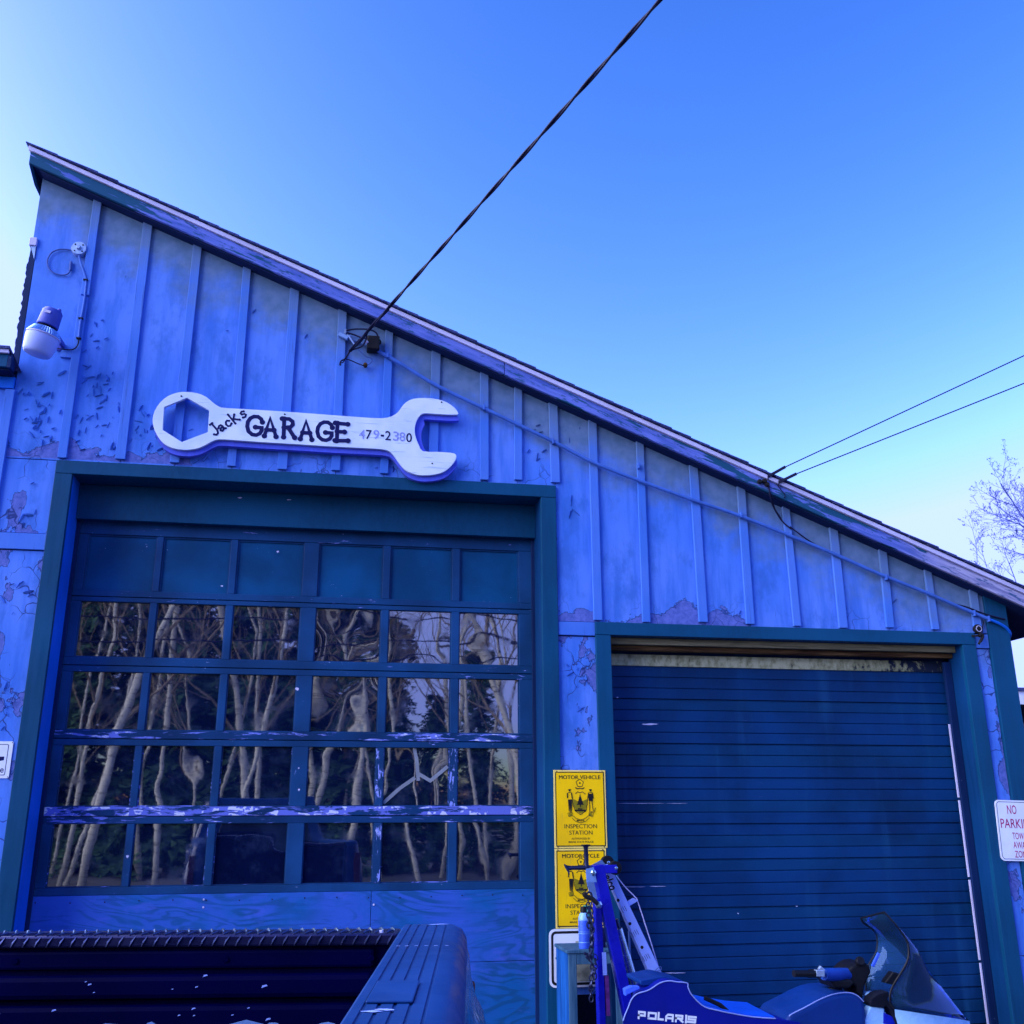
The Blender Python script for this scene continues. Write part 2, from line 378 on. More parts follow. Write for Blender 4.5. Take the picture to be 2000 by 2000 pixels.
def chipped(name, base, light, thr, vec_scale, rough=0.5, clump=0.18, specks=0.0):
    k = NT(name, rough, 0.3); p = k.pos(); X, Y, Z = k.xyz(p)[:3]
    n = k.noise(k.map(p, vec_scale), 2.2, 7, 0.7, 0.4); big = k.noise(p, 1.1, 3)
    c = k.mix(k.rng(k.noise(p, 3, 4), 0.3, 0.7), [b * 0.75 for b in base], [b * 1.25 for b in base])
    t = k.math('ADD', n, k.math('MULTIPLY', k.math('SUBTRACT', big, 0.5), clump))
    m = k.rng(t, thr, thr + 0.012); m2 = k.rng(t, thr + 0.05, thr + 0.06)
    c = k.mix(m, c, light); sp = k.math('MULTIPLY', k.rng(k.noise(k.map(p, (1, 1, 1.6)), 55, 2, 0.5), 0.725, 0.74), k.rng(k.noise(p, 3.1, 3), 0.50, 0.62, 0, specks))
    c = k.mix(sp, c, (0.30, 0.40, 0.80)); c = k.mix(k.math('MULTIPLY', m2, k.math('GREATER_THAN', k.noise(p, 23, 2), 0.55)), c, (0.55, 0.60, 0.85))
    k.col(c); k.bump(k.math('MULTIPLY', m, -1.0), 0.4, 0.003); return k.m

TEAL = (0.002, 0.052, 0.140); NAVY = (0.006, 0.036, 0.135)
def slat_paint(name, base):
    k = NT(name, 0.48, 0.25); p = k.pos(); X, Y, Z = k.xyz(p)[:3]
    st = k.noise(k.map(p, (5.0, 5, 0.55)), 1.5, 5, 0.6); bl = k.noise(p, 1.6, 4, 0.6); gr = k.noise(k.map(p, (9, 9, 30)), 2.2, 5, 0.7)
    c = k.mix(k.rng(bl, 0.32, 0.68), [b * 0.70 for b in base], [b * 1.25 for b in base])
    c = k.mix(k.rng(st, 0.52, 0.74, 0, 0.7), c, (base[0] * 2 + 0.004, base[1] * 1.9, base[2] * 1.45))
    c = k.mix(k.rng(gr, 0.60, 0.72, 0, 0.45), c, (0.012, 0.055, 0.150))
    c = k.mix(k.rng(k.noise(k.map(p, (3, 3, 40)), 3.0, 6, 0.7), 0.70, 0.73, 0, 0.6), c, (0.06, 0.12, 0.36))
    k.col(c); k.rough(k.rng(bl, 0.3, 0.7, 0.38, 0.62)); k.bump(k.noise(p, 7, 3), 0.12, 0.01); return k.m
def yellow_enamel():
    k = NT('faded_yellow_sign_enamel', 0.42, 0.3); p = k.pos()
    c = k.mix(k.rng(k.noise(p, 4, 4, 0.6), 0.35, 0.7), (0.98, 0.60, 0.002), (0.84, 0.50, 0.006))
    c = k.mix(k.rng(k.noise(k.map(p, (30, 30, 3)), 1.5, 5, 0.65), 0.58, 0.74, 0, 0.5), c, (0.55, 0.36, 0.03))
    c = k.mix(k.rng(k.noise(p, 70, 3, 0.7), 0.66, 0.72, 0, 0.5), c, (0.30, 0.20, 0.03))
    k.col(c); k.bump(k.noise(p, 6, 2), 0.1, 0.01); return k.m
M = dict(
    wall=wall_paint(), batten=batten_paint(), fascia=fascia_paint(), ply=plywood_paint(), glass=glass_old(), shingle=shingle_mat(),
    trim=trim_paint('teal_door_trim_paint', TEAL, (0.16, 0.28, 0.82), 0.735),
    trimh=trim_paint('teal_header_paint', TEAL, (0.16, 0.28, 0.82), 0.77, zs=9),
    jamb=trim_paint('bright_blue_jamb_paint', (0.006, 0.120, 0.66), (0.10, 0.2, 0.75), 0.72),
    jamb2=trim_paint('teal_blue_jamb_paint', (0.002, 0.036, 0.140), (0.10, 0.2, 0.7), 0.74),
    stop=trim_paint('dark_door_stop_paint', (0.004, 0.018, 0.085), (0.20, 0.26, 0.6), 0.70),
    door=chipped('navy_door_paint', (0.001, 0.056, 0.175), (0.14, 0.24, 0.72), 0.80, (7, 7, 5), specks=0.9),
    rail=chipped('chipped_rail_paint', (0.005, 0.045, 0.155), (0.15, 0.20, 0.66), 0.655, (3.2, 7, 17), clump=0.30, specks=0.9),
    bare_rail=chipped('bare_lavender_rail_paint', (0.004, 0.035, 0.13), (0.11, 0.15, 0.62), 0.455, (2.2, 7, 13), clump=0.25),
    worn=chipped('badly_worn_rail_paint', (0.004, 0.035, 0.13), (0.13, 0.18, 0.66), 0.565, (2.6, 7, 19), clump=0.50),
    mull=chipped('chipped_mullion_paint', (0.006, 0.048, 0.165), (0.17, 0.25, 0.75), 0.70, (16, 7, 4)),
    wornmull=chipped('worn_mullion_paint', (0.006, 0.04, 0.14), (0.22, 0.29, 0.82), 0.54, (18, 7, 5)),
    slat=slat_paint('dark_blue_slat_paint', (0.0012, 0.029, 0.125)),
    soffit=plain('dark_soffit_wood', (0.010, 0.022, 0.085), 0.8, 0.1, scale=6, obj=False),
    drip=plain('pale_drip_metal', (0.50, 0.50, 0.80), 0.45, 0.4, scale=3, obj=False),
    dark=plain('near_black_rubber', (0.006, 0.008, 0.02), 0.7, 0.2),
    black=plain('black_plastic', (0.005, 0.006, 0.012), 0.45, 0.4),
    cable=plain('weathered_black_cable', (0.010, 0.012, 0.045), 0.6, 0.2),
    conduit=plain('blue_painted_conduit', (0.050, 0.135, 0.52), 0.5, 0.3, obj=False),
    pipe=plain('grey_blue_cable', (0.05, 0.10, 0.36), 0.5, 0.3),
    rust=wood_mat('rusty_bare_angle', (0.035, 0.016, 0.010), (0.13, 0.075, 0.035), 'x'),
    bare=wood_mat('bare_yellowed_board', (0.12, 0.11, 0.07), (0.26, 0.24, 0.15), 'x'),
    moss=NT('mossy_pale_board', 0.8, 0.1).m, signw=sign_white(),
    signb=trim_paint('blue_sign_backing_paint', (0.075, 0.11, 0.68), (0.10, 0.15, 0.7), 0.8),
    ink=plain('dark_blue_lettering', (0.006, 0.008, 0.085), 0.5, 0.3), faded=plain('faded_lettering', (0.25, 0.30, 0.74), 0.6, 0.2, var=0.35, scale=90),
    yellow=yellow_enamel(),
    yellowd=plain('pale_yellow_sign_edge', (0.86, 0.66, 0.16), 0.5, 0.3, var=0.05, obj=False),
    inkb=plain('black_sign_print', (0.012, 0.012, 0.016), 0.5, 0.3), olive=plain('olive_sign_print', (0.24, 0.20, 0.01), 0.5, 0.3),
    white=plain('white_sign_enamel', (0.66, 0.72, 0.92), 0.4, 0.35, var=0.06, scale=6, obj=False),
    cream=plain('stained_cream_sign', (0.33, 0.35, 0.30), 0.6, 0.25, var=0.4, scale=14, obj=False),
    red=plain('crimson_sign_print', (0.34, 0.012, 0.14), 0.5, 0.3), galv=plain('galvanised_metal', (0.30, 0.42, 0.68), 0.4, 0.5, 0.5),
    lens=plain('frosted_lamp_lens', (0.33, 0.41, 0.86), 0.35, 0.4, var=0.05), fins=plain('bright_reflector_metal', (0.22, 0.42, 0.85), 0.3, 0.5, 0.5),
    lampgrey=plain('grey_lamp_housing', (0.05, 0.075, 0.42), 0.45, 0.4, var=0.06),
    hblue=plain('royal_blue_enamel', (0.004, 0.006, 0.34), 0.32, 0.5, var=0.15, scale=7), hgrey=plain('pale_blue_grey_paint', (0.11, 0.21, 0.50), 0.45, 0.4, var=0.18, scale=9),
    harm=plain('pale_painted_steel_arm', (0.22, 0.32, 0.84), 0.4, 0.4, var=0.06, scale=6), chrome=plain('dull_chrome', (0.35, 0.50, 0.72), 0.22, 0.5, 0.9),
    chain=plain('dark_steel_chain', (0.035, 0.045, 0.11), 0.35, 0.5, 0.8),
    pink=plain('faded_red_sticker', (0.09, 0.02, 0.16), 0.6, 0.2, var=0.4, scale=30),
    bench=wood_mat('blue_washed_bench_wood', (0.005, 0.058, 0.26), (0.012, 0.11, 0.46)), benchd=wood_mat('grey_green_bench_post', (0.02, 0.07, 0.16), (0.05, 0.13, 0.24)),
    canblue=plain('blue_can_print', (0.045, 0.12, 0.80), 0.3, 0.5, var=0.1), cansky=plain('pale_can_shoulder', (0.20, 0.42, 0.85), 0.3, 0.5), green=plain('green_bottle_plastic', (0.01, 0.26, 0.22), 0.35, 0.5),
    seat=plain('deep_blue_vinyl', (0.001, 0.006, 0.22), 0.45, 0.4, var=0.1, scale=5, bump=0.12), seattop=plain('sky_lit_vinyl', (0.003, 0.070, 0.60), 0.5, 0.4, var=0.1, scale=5),
    seatgrey=plain('slate_blue_vinyl', (0.002, 0.026, 0.18), 0.5, 0.35, var=0.12, scale=4, bump=0.1), piping=plain('pale_piping', (0.20, 0.27, 0.66), 0.5, 0.3),
    hood=plain('pale_blue_hood_plastic', (0.26, 0.50, 0.88), 0.25, 0.5, var=0.04), hooddk=plain('deep_blue_hood_plastic', (0.002, 0.008, 0.40), 0.25, 0.5),
    grip=plain('bar_pad_vinyl', (0.008, 0.050, 0.32), 0.5, 0.3), 
    truckcap=plain('blue_bed_rail_cap_plastic', (0.001, 0.030, 0.165), 0.42, 0.4, var=0.12, scale=6, bump=0.1), truckpaint=plain('dark_blue_car_paint', (0.003, 0.022, 0.14), 0.12, 0.6, var=0.05),
    bedliner=chipped('black_blue_bed_paint', (0.0001, 0.0004, 0.026), (0.02, 0.05, 0.20), 0.77, (5, 5, 5), 0.5), tread=plain('dark_tread_plate', (0.015, 0.018, 0.09), 0.28, 0.5, 0.7),
    treadbar=plain('worn_tread_bar_metal', (0.07, 0.09, 0.24), 0.26, 0.5, 0.85),
    tyre=plain('tyre_rubber', (0.02, 0.02, 0.022), 0.85, 0.2), rim=plain('steel_wheel', (0.4, 0.42, 0.45), 0.35, 0.5, 0.8),
    lampred=plain('dark_tail_lens', (0.04, 0.004, 0.012), 0.2, 0.5), carglass=plain('dark_car_glass', (0.006, 0.010, 0.02), 0.04, 0.6),
)
def moss_setup():
    m = M['moss']; k = NT.__new__(NT); k.m = m; k.t = m.node_tree; k.b = k.t.nodes['Principled BSDF']
    p = k.pos(); n = k.noise(k.map(p, (5, 5, 3)), 4, 6, 0.7); X = k.xyz(p)[0]
    t = k.math('ADD', n, k.rng(X, 3.3, 4.2, 0.0, 0.25, False))
    c = k.mix(k.rng(t, 0.42, 0.62), (0.42, 0.43, 0.30), (0.24, 0.25, 0.15)); c = k.mix(k.rng(t, 0.60, 0.70), c, (0.012, 0.020, 0.05)); k.col(c)
moss_setup()
def windscreen():
    m = bpy.data.materials.new('smoked_windscreen_plastic'); m.use_nodes = True; t = m.node_tree; t.nodes.clear()
    o = t.nodes.new('ShaderNodeOutputMaterial'); tr = t.nodes.new('ShaderNodeBsdfTransparent'); tr.inputs[0].default_value = (0.86, 0.92, 0.985, 1)
    gl = t.nodes.new('ShaderNodeBsdfGlossy'); gl.inputs['Roughness'].default_value = 0.06; gl.inputs['Color'].default_value = (0.32, 0.50, 1.0, 1)
    df = t.nodes.new('ShaderNodeBsdfDiffuse'); df.inputs[0].default_value = (0.04, 0.16, 0.42, 1)
    fr = t.nodes.new('ShaderNodeFresnel'); fr.inputs['IOR'].default_value = 1.5
    a = t.nodes.new('ShaderNodeMixShader'); a.inputs[0].default_value = 0.16; b = t.nodes.new('ShaderNodeMixShader')
    t.links.new(tr.outputs[0], a.inputs[1]); t.links.new(df.outputs[0], a.inputs[2]); t.links.new(fr.outputs[0], b.inputs[0])
    t.links.new(a.outputs[0], b.inputs[1]); t.links.new(gl.outputs[0], b.inputs[2]); t.links.new(b.outputs[0], o.inputs[0]); return m
M['screen'] = windscreen()
M['bedliner'].node_tree.nodes['Principled BSDF'].inputs['Specular IOR Level'].default_value = 0.02
def ground_mat():
    k = NT('worn_asphalt_and_grit', 0.9, 0.15); p = k.pos(); a = k.noise(p, 0.6, 5, 0.6); b = k.noise(p, 60, 3, 0.7)
    c = k.mix(k.rng(a, 0.35, 0.65), (0.045, 0.05, 0.065), (0.085, 0.09, 0.11)); c = k.mix(k.rng(b, 0.35, 0.65, 0, 0.5), c, (0.15, 0.15, 0.16))
    k.col(c); k.bump(b, 0.5, 0.01); return k.m
M['ground'] = ground_mat()
def bark_birch():
    k = NT('pale_birch_bark', 0.75, 0.2); v = k.objc(); n = k.noise(k.map(v, (3, 3, 14)), 1.5, 5, 0.65)
    c = k.mix(k.rng(n, 0.52, 0.66), (0.58, 0.56, 0.52), (0.12, 0.11, 0.10)); k.col(c); k.bump(n, 0.4, 0.02); return k.m
M['birch'] = bark_birch(); M['bark'] = plain('grey_brown_bark', (0.22, 0.18, 0.14), 0.85, 0.15, var=0.4, scale=8)
M['twig'] = plain('blue_grey_twig_bark', (0.075, 0.095, 0.34), 0.8, 0.15, var=0.3)
M['needle'] = plain('dark_conifer_needles', (0.035, 0.085, 0.050), 0.7, 0.2, var=0.5, scale=3)
M['leaflit'] = plain('forest_floor_litter', (0.16, 0.11, 0.07), 0.9, 0.1, var=0.4, scale=2)

# ------------------------------------------------------------------ ground
g = MB(); g.add([(-250, -250, 0), (250, -250, 0), (250, 250, 0), (-250, 250, 0)], [(0, 1, 2, 3)])
go = g.obj('ground', M['ground']); go['kind'] = 'structure'

# ------------------------------------------------------------------ garage building
WL, WR = -2.115, 4.635           # wall ends
B = thing('garage_building', 'weathered blue board-and-batten garage with a single sloping roof and two overhead doors', 'building', (1.2, 0, 0))
SEAM1, SEAM2 = 3.765, 2.835
D1 = (-1.80, 1.388); D1o = (-1.697, 1.284); D2 = (1.637, 4.358); D2o = (1.737, 4.255)
bat = [-1.772, -1.426, -1.095, -0.744, -0.424, -0.082, 0.233, 0.553, 0.901, 1.131, 1.388, 1.657, 1.986, 2.380, 2.712, 3.047, 3.382, 3.730, 4.070, 4.394]
# siding panels, one sheet between each pair of battens
edges = [WL] + bat + [WR]
for i in range(len(edges) - 1):
    x0, x1 = edges[i] + 0.0015, edges[i + 1] - 0.0015
    j = 0.0016 * ((i * 7) % 3)
    if i == 0:
        zb = SEAM1
        pts = [(x0, zb), (x1, zb), (x1, roof_z(x1) - 0.005), (x0 - 0.03, roof_z(x0 - 0.03) - 0.005), (x0 - 0.03, 5.26), (x0, 5.25)]
    else:
        zb = SEAM1 if x1 < 1.40 else SEAM2
        pts = [(x0, zb), (x1, zb), (x1, roof_z(x1) - 0.005), (x0, roof_z(x0) - 0.005)]
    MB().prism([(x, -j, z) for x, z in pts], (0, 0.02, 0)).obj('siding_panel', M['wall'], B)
# lower sheets beside the doors
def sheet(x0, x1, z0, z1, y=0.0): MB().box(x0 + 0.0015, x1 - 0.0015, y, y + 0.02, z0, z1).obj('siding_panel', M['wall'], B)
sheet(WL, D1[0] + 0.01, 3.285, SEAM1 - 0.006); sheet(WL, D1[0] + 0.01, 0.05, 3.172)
MB().box(WL, D1[0] + 0.002, -0.014, 0.006, 3.178, 3.279).obj('band_board', M['batten'], B, bevel=0.003)
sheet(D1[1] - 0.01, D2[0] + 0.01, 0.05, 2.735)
MB().box(D1[1] + 0.001, D2[0] - 0.001, -0.014, 0.006, 2.742, 2.830).obj('band_board', M['batten'], B, bevel=0.003)
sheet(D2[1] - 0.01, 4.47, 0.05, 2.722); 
MB().box(D2[1] + 0.001, 4.469, -0.012, 0.006, 2.728, 2.826).obj('band_board', M['batten'], B, bevel=0.003)
# wall core behind the sheets (open at the doors) and the side and rear walls
core = MB()
for x0, x1, z0, z1 in ((WL + 0.01, D1o[0] - 0.03, 0, 3.7), (D1o[1] + 0.03, D2o[0] - 0.03, 0, 3.7), (D2o[1] + 0.03, WR - 0.02, 0, 2.75), (D1o[0] - 0.03, D1o[1] + 0.03, 3.70, 3.80)):
    core.box(x0, x1, 0.021, 0.12, z0, z1)
core.prism([(WL + 0.01, 0.0215, 3.8), (D1o[1] + 0.03, 0.0215, 3.8), (D1o[1] + 0.031, 0.0215, 2.78), (WR - 0.02, 0.0215, 2.78), (WR - 0.02, 0.0215, roof_z(WR) - 0.03), (WL + 0.01, 0.0215, roof_z(WL) - 0.03)], (0, 0.098, 0))
core.prism([(WL + 0.01, 0.12, 0), (WL + 0.01, 9.0, 0), (WL + 0.01, 9.0, roof_z(WL) - 0.02), (WL + 0.01, 0.12, roof_z(WL) - 0.02)], (0.1, 0, 0))
core.prism([(WR - 0.12, 0.12, 0), (WR - 0.12, 9.0, 0), (WR - 0.12, 9.0, roof_z(WR) - 0.02), (WR - 0.12, 0.12, roof_z(WR) - 0.02)], (0.1, 0, 0))
core.prism([(WL + 0.01, 9.0, 0), (WR - 0.02, 9.0, 0), (WR - 0.02, 9.0, roof_z(WR) - 0.02), (WL + 0.01, 9.0, roof_z(WL) - 0.02)], (0, 0.1, 0))
core.obj('wall_frame', M['soffit'], B)
# battens
for i, x in enumerate(bat):
    w = 0.029 + 0.002 * ((i * 5) % 3 - 1); zb = (SEAM1 + 0.015 if x < 1.40 else SEAM2 + 0.011) + 0.004 * ((i * 3) % 4 - 1.5)
    tw = 0.004 * ((i * 7) % 5 - 2)
    if i == 0:      # two lengths, the upper one shifted
        for z0, z1, dx in ((zb, 4.905, 0.0), (4.915, roof_z(x), 0.006)):
            MB().prism([(x - w + dx, -0.024 - dx, z0), (x + w + dx, -0.024 - dx, z0), (x + w + dx, -0.024 - dx, min(z1, roof_z(x + w) - 0.004)), (x - w + dx, -0.024 - dx, min(z1, roof_z(x - w) - 0.004))], (0, 0.021, 0)).obj('batten', M['batten'], B, bevel=0.003)
        continue
    if i == len(bat) - 1: zb = 2.835
    MB().prism([(x - w, -0.024, zb), (x + w, -0.024, zb), (x + w + tw, -0.024, roof_z(x + w) - 0.004), (x - w + tw, -0.024, roof_z(x - w) - 0.004)], (0, 0.021, 0)).obj('batten', M['batten'], B, bevel=0.003)
# flaking paint chips standing off the boards
rf = random.Random(3); fl = MB(); fp = MB()
def flake(x, z, L, ang, lift):
    c, s = math.cos(ang), math.sin(ang); w = L * rf.uniform(0.06, 0.15)
    pts = []
    for t in (0, 0.33, 0.66, 1.0):
        ww = w * (0.25 + 1.1 * math.sin(math.pi * (0.12 + 0.76 * t)))
        for q, l in ((-0.5, 0.0), (0.5, lift * (0.5 + 0.5 * math.sin(math.pi * t)))):
            u = (t - 0.5) * L; v = q * ww
            pts.append((x + u * c - v * s, -0.0045 - l, z + u * s + v * c))
    fl.add(pts, [(0, 2, 3, 1), (2, 4, 5, 3), (4, 6, 7, 5)])
    k = 0.72   # the bare slot the chip has left
    fp.add([(p[0] + (0.3 * w) * s, -0.0042, p[2] - (0.3 * w) * c) for p in pts], [(0, 2, 3, 1), (2, 4, 5, 3), (4, 6, 7, 5)])
spots = [(-1.95, 3.98, 0.12, 0.16, 34), (-1.93, 4.22, 0.10, 0.10, 12), (-1.60, 3.98, 0.13, 0.16, 26), (-1.66, 4.40, 0.05, 0.30, 16), (-1.58, 4.28, 0.10, 0.12, 12), (-1.29, 3.93, 0.10, 0.12, 16),
         (-1.34, 4.12, 0.05, 0.12, 6), (-0.95, 3.83, 0.1, 0.03, 6), (-0.92, 4.02, 0.1, 0.06, 5), (-1.95, 3.42, 0.1, 0.10, 10), (-1.93, 2.9, 0.1, 0.2, 8), (-1.9, 2.2, 0.08, 0.3, 8), (1.25, 4.05, 0.06, 0.12, 7),
         (1.5, 3.6, 0.05, 0.1, 5), (1.52, 2.3, 0.08, 0.2, 9), (4.42, 2.3, 0.03, 0.3, 5), (0.4, 3.83, 0.3, 0.03, 4), (-0.3, 4.6, 0.6, 0.4, 6), (3.3, 3.0, 0.8, 0.1, 7)]
for cx, cz, sx, sz, n in spots:
    for q in range(n):
        x = cx + rf.gauss(0, sx * 0.7); z = cz + rf.gauss(0, sz * 0.7)
        if any(abs(x - b) < 0.045 for b in bat) or x < WL + 0.03 or z > roof_z(x) - 0.1: continue
        if 3.70 < z < 3.80 and x < 1.39: continue
        if D1[0] - 0.02 < x < D1[1] + 0.02 and z < 3.80: continue
        if D2[0] - 0.02 < x < D2[1] + 0.02 and z < 2.87: continue
        flake(x, z, rf.uniform(0.015, 0.062), rf.gauss(1.1, 0.55), rf.uniform(0.003, 0.012))
o = fp.obj('bare_spot', plain('bare_dark_substrate', (0.022, 0.040, 0.15), 0.8, 0.1), B); o['kind'] = 'stuff'
o = fl.obj('paint_flake', M['wall'], B); o['kind'] = 'stuff'

# left corner: ragged dark edge strip, bracket block under the roof
rs = random.Random(5); st = MB(); n = 46
pl = [(WL - 0.034 - rs.uniform(0, 0.012), 4.24 + (5.25 - 4.24) * i / n) for i in range(n + 1)]
st.prism([(WL - 0.003, 0.0, 4.24)] + [(WL - 0.003, 0.0, 5.24)] + [(x, 0.0, z) for x, z in reversed(pl)], (0, 0.05, 0))
st.obj('corner_strip', M['stop'], B)
MB().box(WL - 0.045, WL + 0.002, -0.02, 0.06, 5.255, 5.315).obj('rafter_end', M['drip'], B, bevel=0.004)
MB().prism([(WL - 0.035, -0.01, 5.254), (WL - 0.002, -0.01, 5.254), (WL - 0.002, -0.01, 5.16)], (0, 0.04, 0)).obj('bracket', M['galv'], B)
# right corner board
MB().box(4.472, WR, -0.022, 0.012, 0.0, roof_z(4.47) - 0.012).obj('corner_board', M['trim'], B, bevel=0.003)
MB().box(WR - 0.0195, WR + 0.002, 0.0125, 0.12, 0.0, roof_z(WR) - 0.02).obj('corner_board', M['trim'], B, bevel=0.003)

# roof: deck, rake board, drip edge, shingle courses
OV = -0.12
xl, xr = -2.205, 5.05
def slope_prism(x0, x1, z0a, z1a, y0, y1, name, mat, parent, bevel=0.0):
    return MB().prism([(x0, y0, roof_z(x0) + z0a), (x1, y0, roof_z(x1) + z0a), (x1, y0, roof_z(x1) + z1a), (x0, y0, roof_z(x0) + z1a)], (0, y1 - y0, 0)).obj(name, mat, parent, bevel=bevel)
roof = slope_prism(xl + 0.01, xr - 0.01, 0.004, 0.096, -0.092, 9.2, 'roof', M['soffit'], B)
slope_prism(xl, 1.02, 0.0, 0.087, OV, -0.093, 'rake_board', M['fascia'], B, 0.003)
slope_prism(1.024, xr, -0.002, 0.086, OV + 0.002, -0.093, 'rake_board', M['fascia'], B, 0.003)
slope_prism(xl - 0.012, xr + 0.012, 0.0885, 0.1195, OV - 0.014, 9.2, 'drip_edge', M['drip'], roof, 0.002)
nC = 54; s0 = xl - 0.03; ds = (xr + 0.05 - s0) / nC; rr = random.Random(2)
for i in range(nC):
    a = s0 + i * ds; b = a + ds * 1.55; t = 0.009; lift = 0.1205; e = rr.uniform(-0.006, 0.006)
    za = roof_z(a) + lift + 0.004; zb = roof_z(b) + lift + 0.009 + 0.004
    MB().prism([(a, OV - 0.03 + e, za), (b, OV - 0.03 + e, zb), (b, OV - 0.03 + e, zb + t), (a, OV - 0.03 + e, za + t)], (0, 9.3, 0)).obj('shingle_course', M['shingle'], roof)
# soffit boards between wall and rake board
slope_prism(WL - 0.02, xr - 0.02, -0.012, -0.004, -0.094, 0.05, 'soffit_board', M['soffit'], B)
# left eave board at the high end
MB().prism([(xl - 0.001, -0.11, roof_z(xl) - 0.005), (xl - 0.001, -0.11, roof_z(xl) + 0.10), (xl - 0.001, 9.1, roof_z(xl) + 0.10), (xl - 0.001, 9.1, roof_z(xl) - 0.06), (xl - 0.001, 0.05, roof_z(xl) - 0.06)], (0.02, 0, 0)).obj('eave_board', M['trim'], B)

# ---- door surrounds
def frame(D, Do, zo, zi, mat, math_):
    MB().box(D[0], D[1], -0.026, 0.01, zi, zo).obj('head_trim', math_, B, bevel=0.003)
    MB().box(D[0], Do[0], -0.025, 0.01, 0.0, zi - 0.0015).obj('side_trim', mat, B, bevel=0.003)
    MB().box(Do[1], D[1], -0.025, 0.01, 0.0, zi - 0.0015).obj('side_trim', mat, B, bevel=0.003)
frame(D1, D1o, 3.757, 3.672, M['trim'], M['trimh']); frame(D2, D2o, 2.832, 2.748, M['trim'], M['trimh'])
# jambs
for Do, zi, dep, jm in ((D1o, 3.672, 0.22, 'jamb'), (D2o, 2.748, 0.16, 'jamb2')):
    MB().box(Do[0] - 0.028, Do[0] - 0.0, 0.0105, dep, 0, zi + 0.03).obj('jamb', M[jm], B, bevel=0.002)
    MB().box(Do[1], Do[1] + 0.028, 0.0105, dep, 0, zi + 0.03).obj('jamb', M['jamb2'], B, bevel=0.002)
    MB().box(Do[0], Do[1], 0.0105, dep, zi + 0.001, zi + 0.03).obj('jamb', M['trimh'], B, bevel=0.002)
for x0, x1 in ((D1o[0] - 0.02, D1o[0] + 0.022), (D1o[1] - 0.022, D1o[1] + 0.02)):
    MB().box(x0, x1, 0.2205, 0.238, 0, 3.44).obj('door_stop', M['stop'], B, bevel=0.002)
MB().box(D1o[0] + 0.001, D1o[1] - 0.001, 0.175, 0.215, 3.44, 3.671).obj('header_panel', M['trimh'], B, bevel=0.003)

# ---- large sectional door with panes
DY = 0.245
DR = MB().box(-1.72, 1.30, DY + 0.04, DY + 0.055, 1.20, 3.46).obj('sectional_door', M['door'], B)
rows = [(2.998, 3.362), (2.572, 2.924), (2.128, 2.482), (1.680, 2.038), (1.228, 1.582)]
cols = [(-1.622, -1.200), (-1.160, -0.734), (-0.690, -0.264), (-0.166, 0.257), (0.306, 0.722), (0.774, 1.178)]
def part(name, x0, x1, y0, y1, z0, z1, mat, bevel=0.003): return MB().box(x0, x1, y0, y1, z0, z1).obj(name, mat, DR, bevel=bevel)
levels = [3.46] + [v for r in rows for v in (r[1], r[0])] + [1.185]
rail_m = ['rail', 'rail', 'rail', 'worn', 'worn', 'rail']
for i in range(6):
    zt, zb = levels[2 * i], levels[2 * i + 1]
    if i in (0, 5): part('rail', -1.72, 1.30, DY, DY + 0.039, zb, zt, M['rail'])
    else:
        mid = (zt + zb) / 2 - 0.006
        part('rail', -1.72, 1.30, DY + 0.001 * (i % 2), DY + 0.039, mid + 0.002, zt, M['bare_rail' if i == 4 else rail_m[i]])
        part('rail', -1.72, 1.30, DY + 0.003, DY + 0.039, zb, mid - 0.002, M['rail'] if i != 4 else M['worn'])
for r, (z0, z1) in enumerate(rows):
    xs_ = [-1.72] + [v for c in cols for v in c] + [1.30]
    for q in range(7):
        wm = 'wornmull' if (r == 3 and q in (4, 5)) or (r == 4 and q == 4) else 'mull'
        part('stile' if q in (0, 3, 6) else 'mullion', xs_[2 * q], xs_[2 * q + 1], DY + 0.002, DY + 0.039, z0 + 0.0005, z1 - 0.0005, M[wm])
    for q, (x0, x1) in enumerate(cols):
        if r == 0:
            part('panel', x0 + 0.001, x1 - 0.001, DY + 0.022, DY + 0.036, z0 + 0.001, z1 - 0.001, M['door'], 0)
            mb = MB()
            for a in ((x0 + 0.001, x1 - 0.001, z1 - 0.009, z1 - 0.001), (x0 + 0.001, x0 + 0.009, z0 + 0.001, z1 - 0.0095), (x1 - 0.009, x1 - 0.001, z0 + 0.001, z1 - 0.0095)):
                mb.box(a[0], a[1], DY + 0.012, DY + 0.0215, a[2], a[3])
            mb.obj('bead', M['mull'], DR)
        else:
            MB().box(x0 + 0.001, x1 - 0.001, DY + 0.024, DY + 0.029, z0 + 0.001, z1 - 0.001).obj('window_pane', M['glass'], DR)
            mb = MB()
            for a in ((x0 + 0.001, x1 - 0.001, z0 + 0.001, z0 + 0.007), (x0 + 0.001, x0 + 0.006, z0 + 0.0075, z1 - 0.001), (x1 - 0.006, x1 - 0.001, z0 + 0.0075, z1 - 0.001)):
                mb.box(a[0], a[1], DY + 0.012, DY + 0.0235, a[2], a[3])
            mb.obj('putty_bead', M['worn'] if r in (3, 4) else M['rail'], DR)
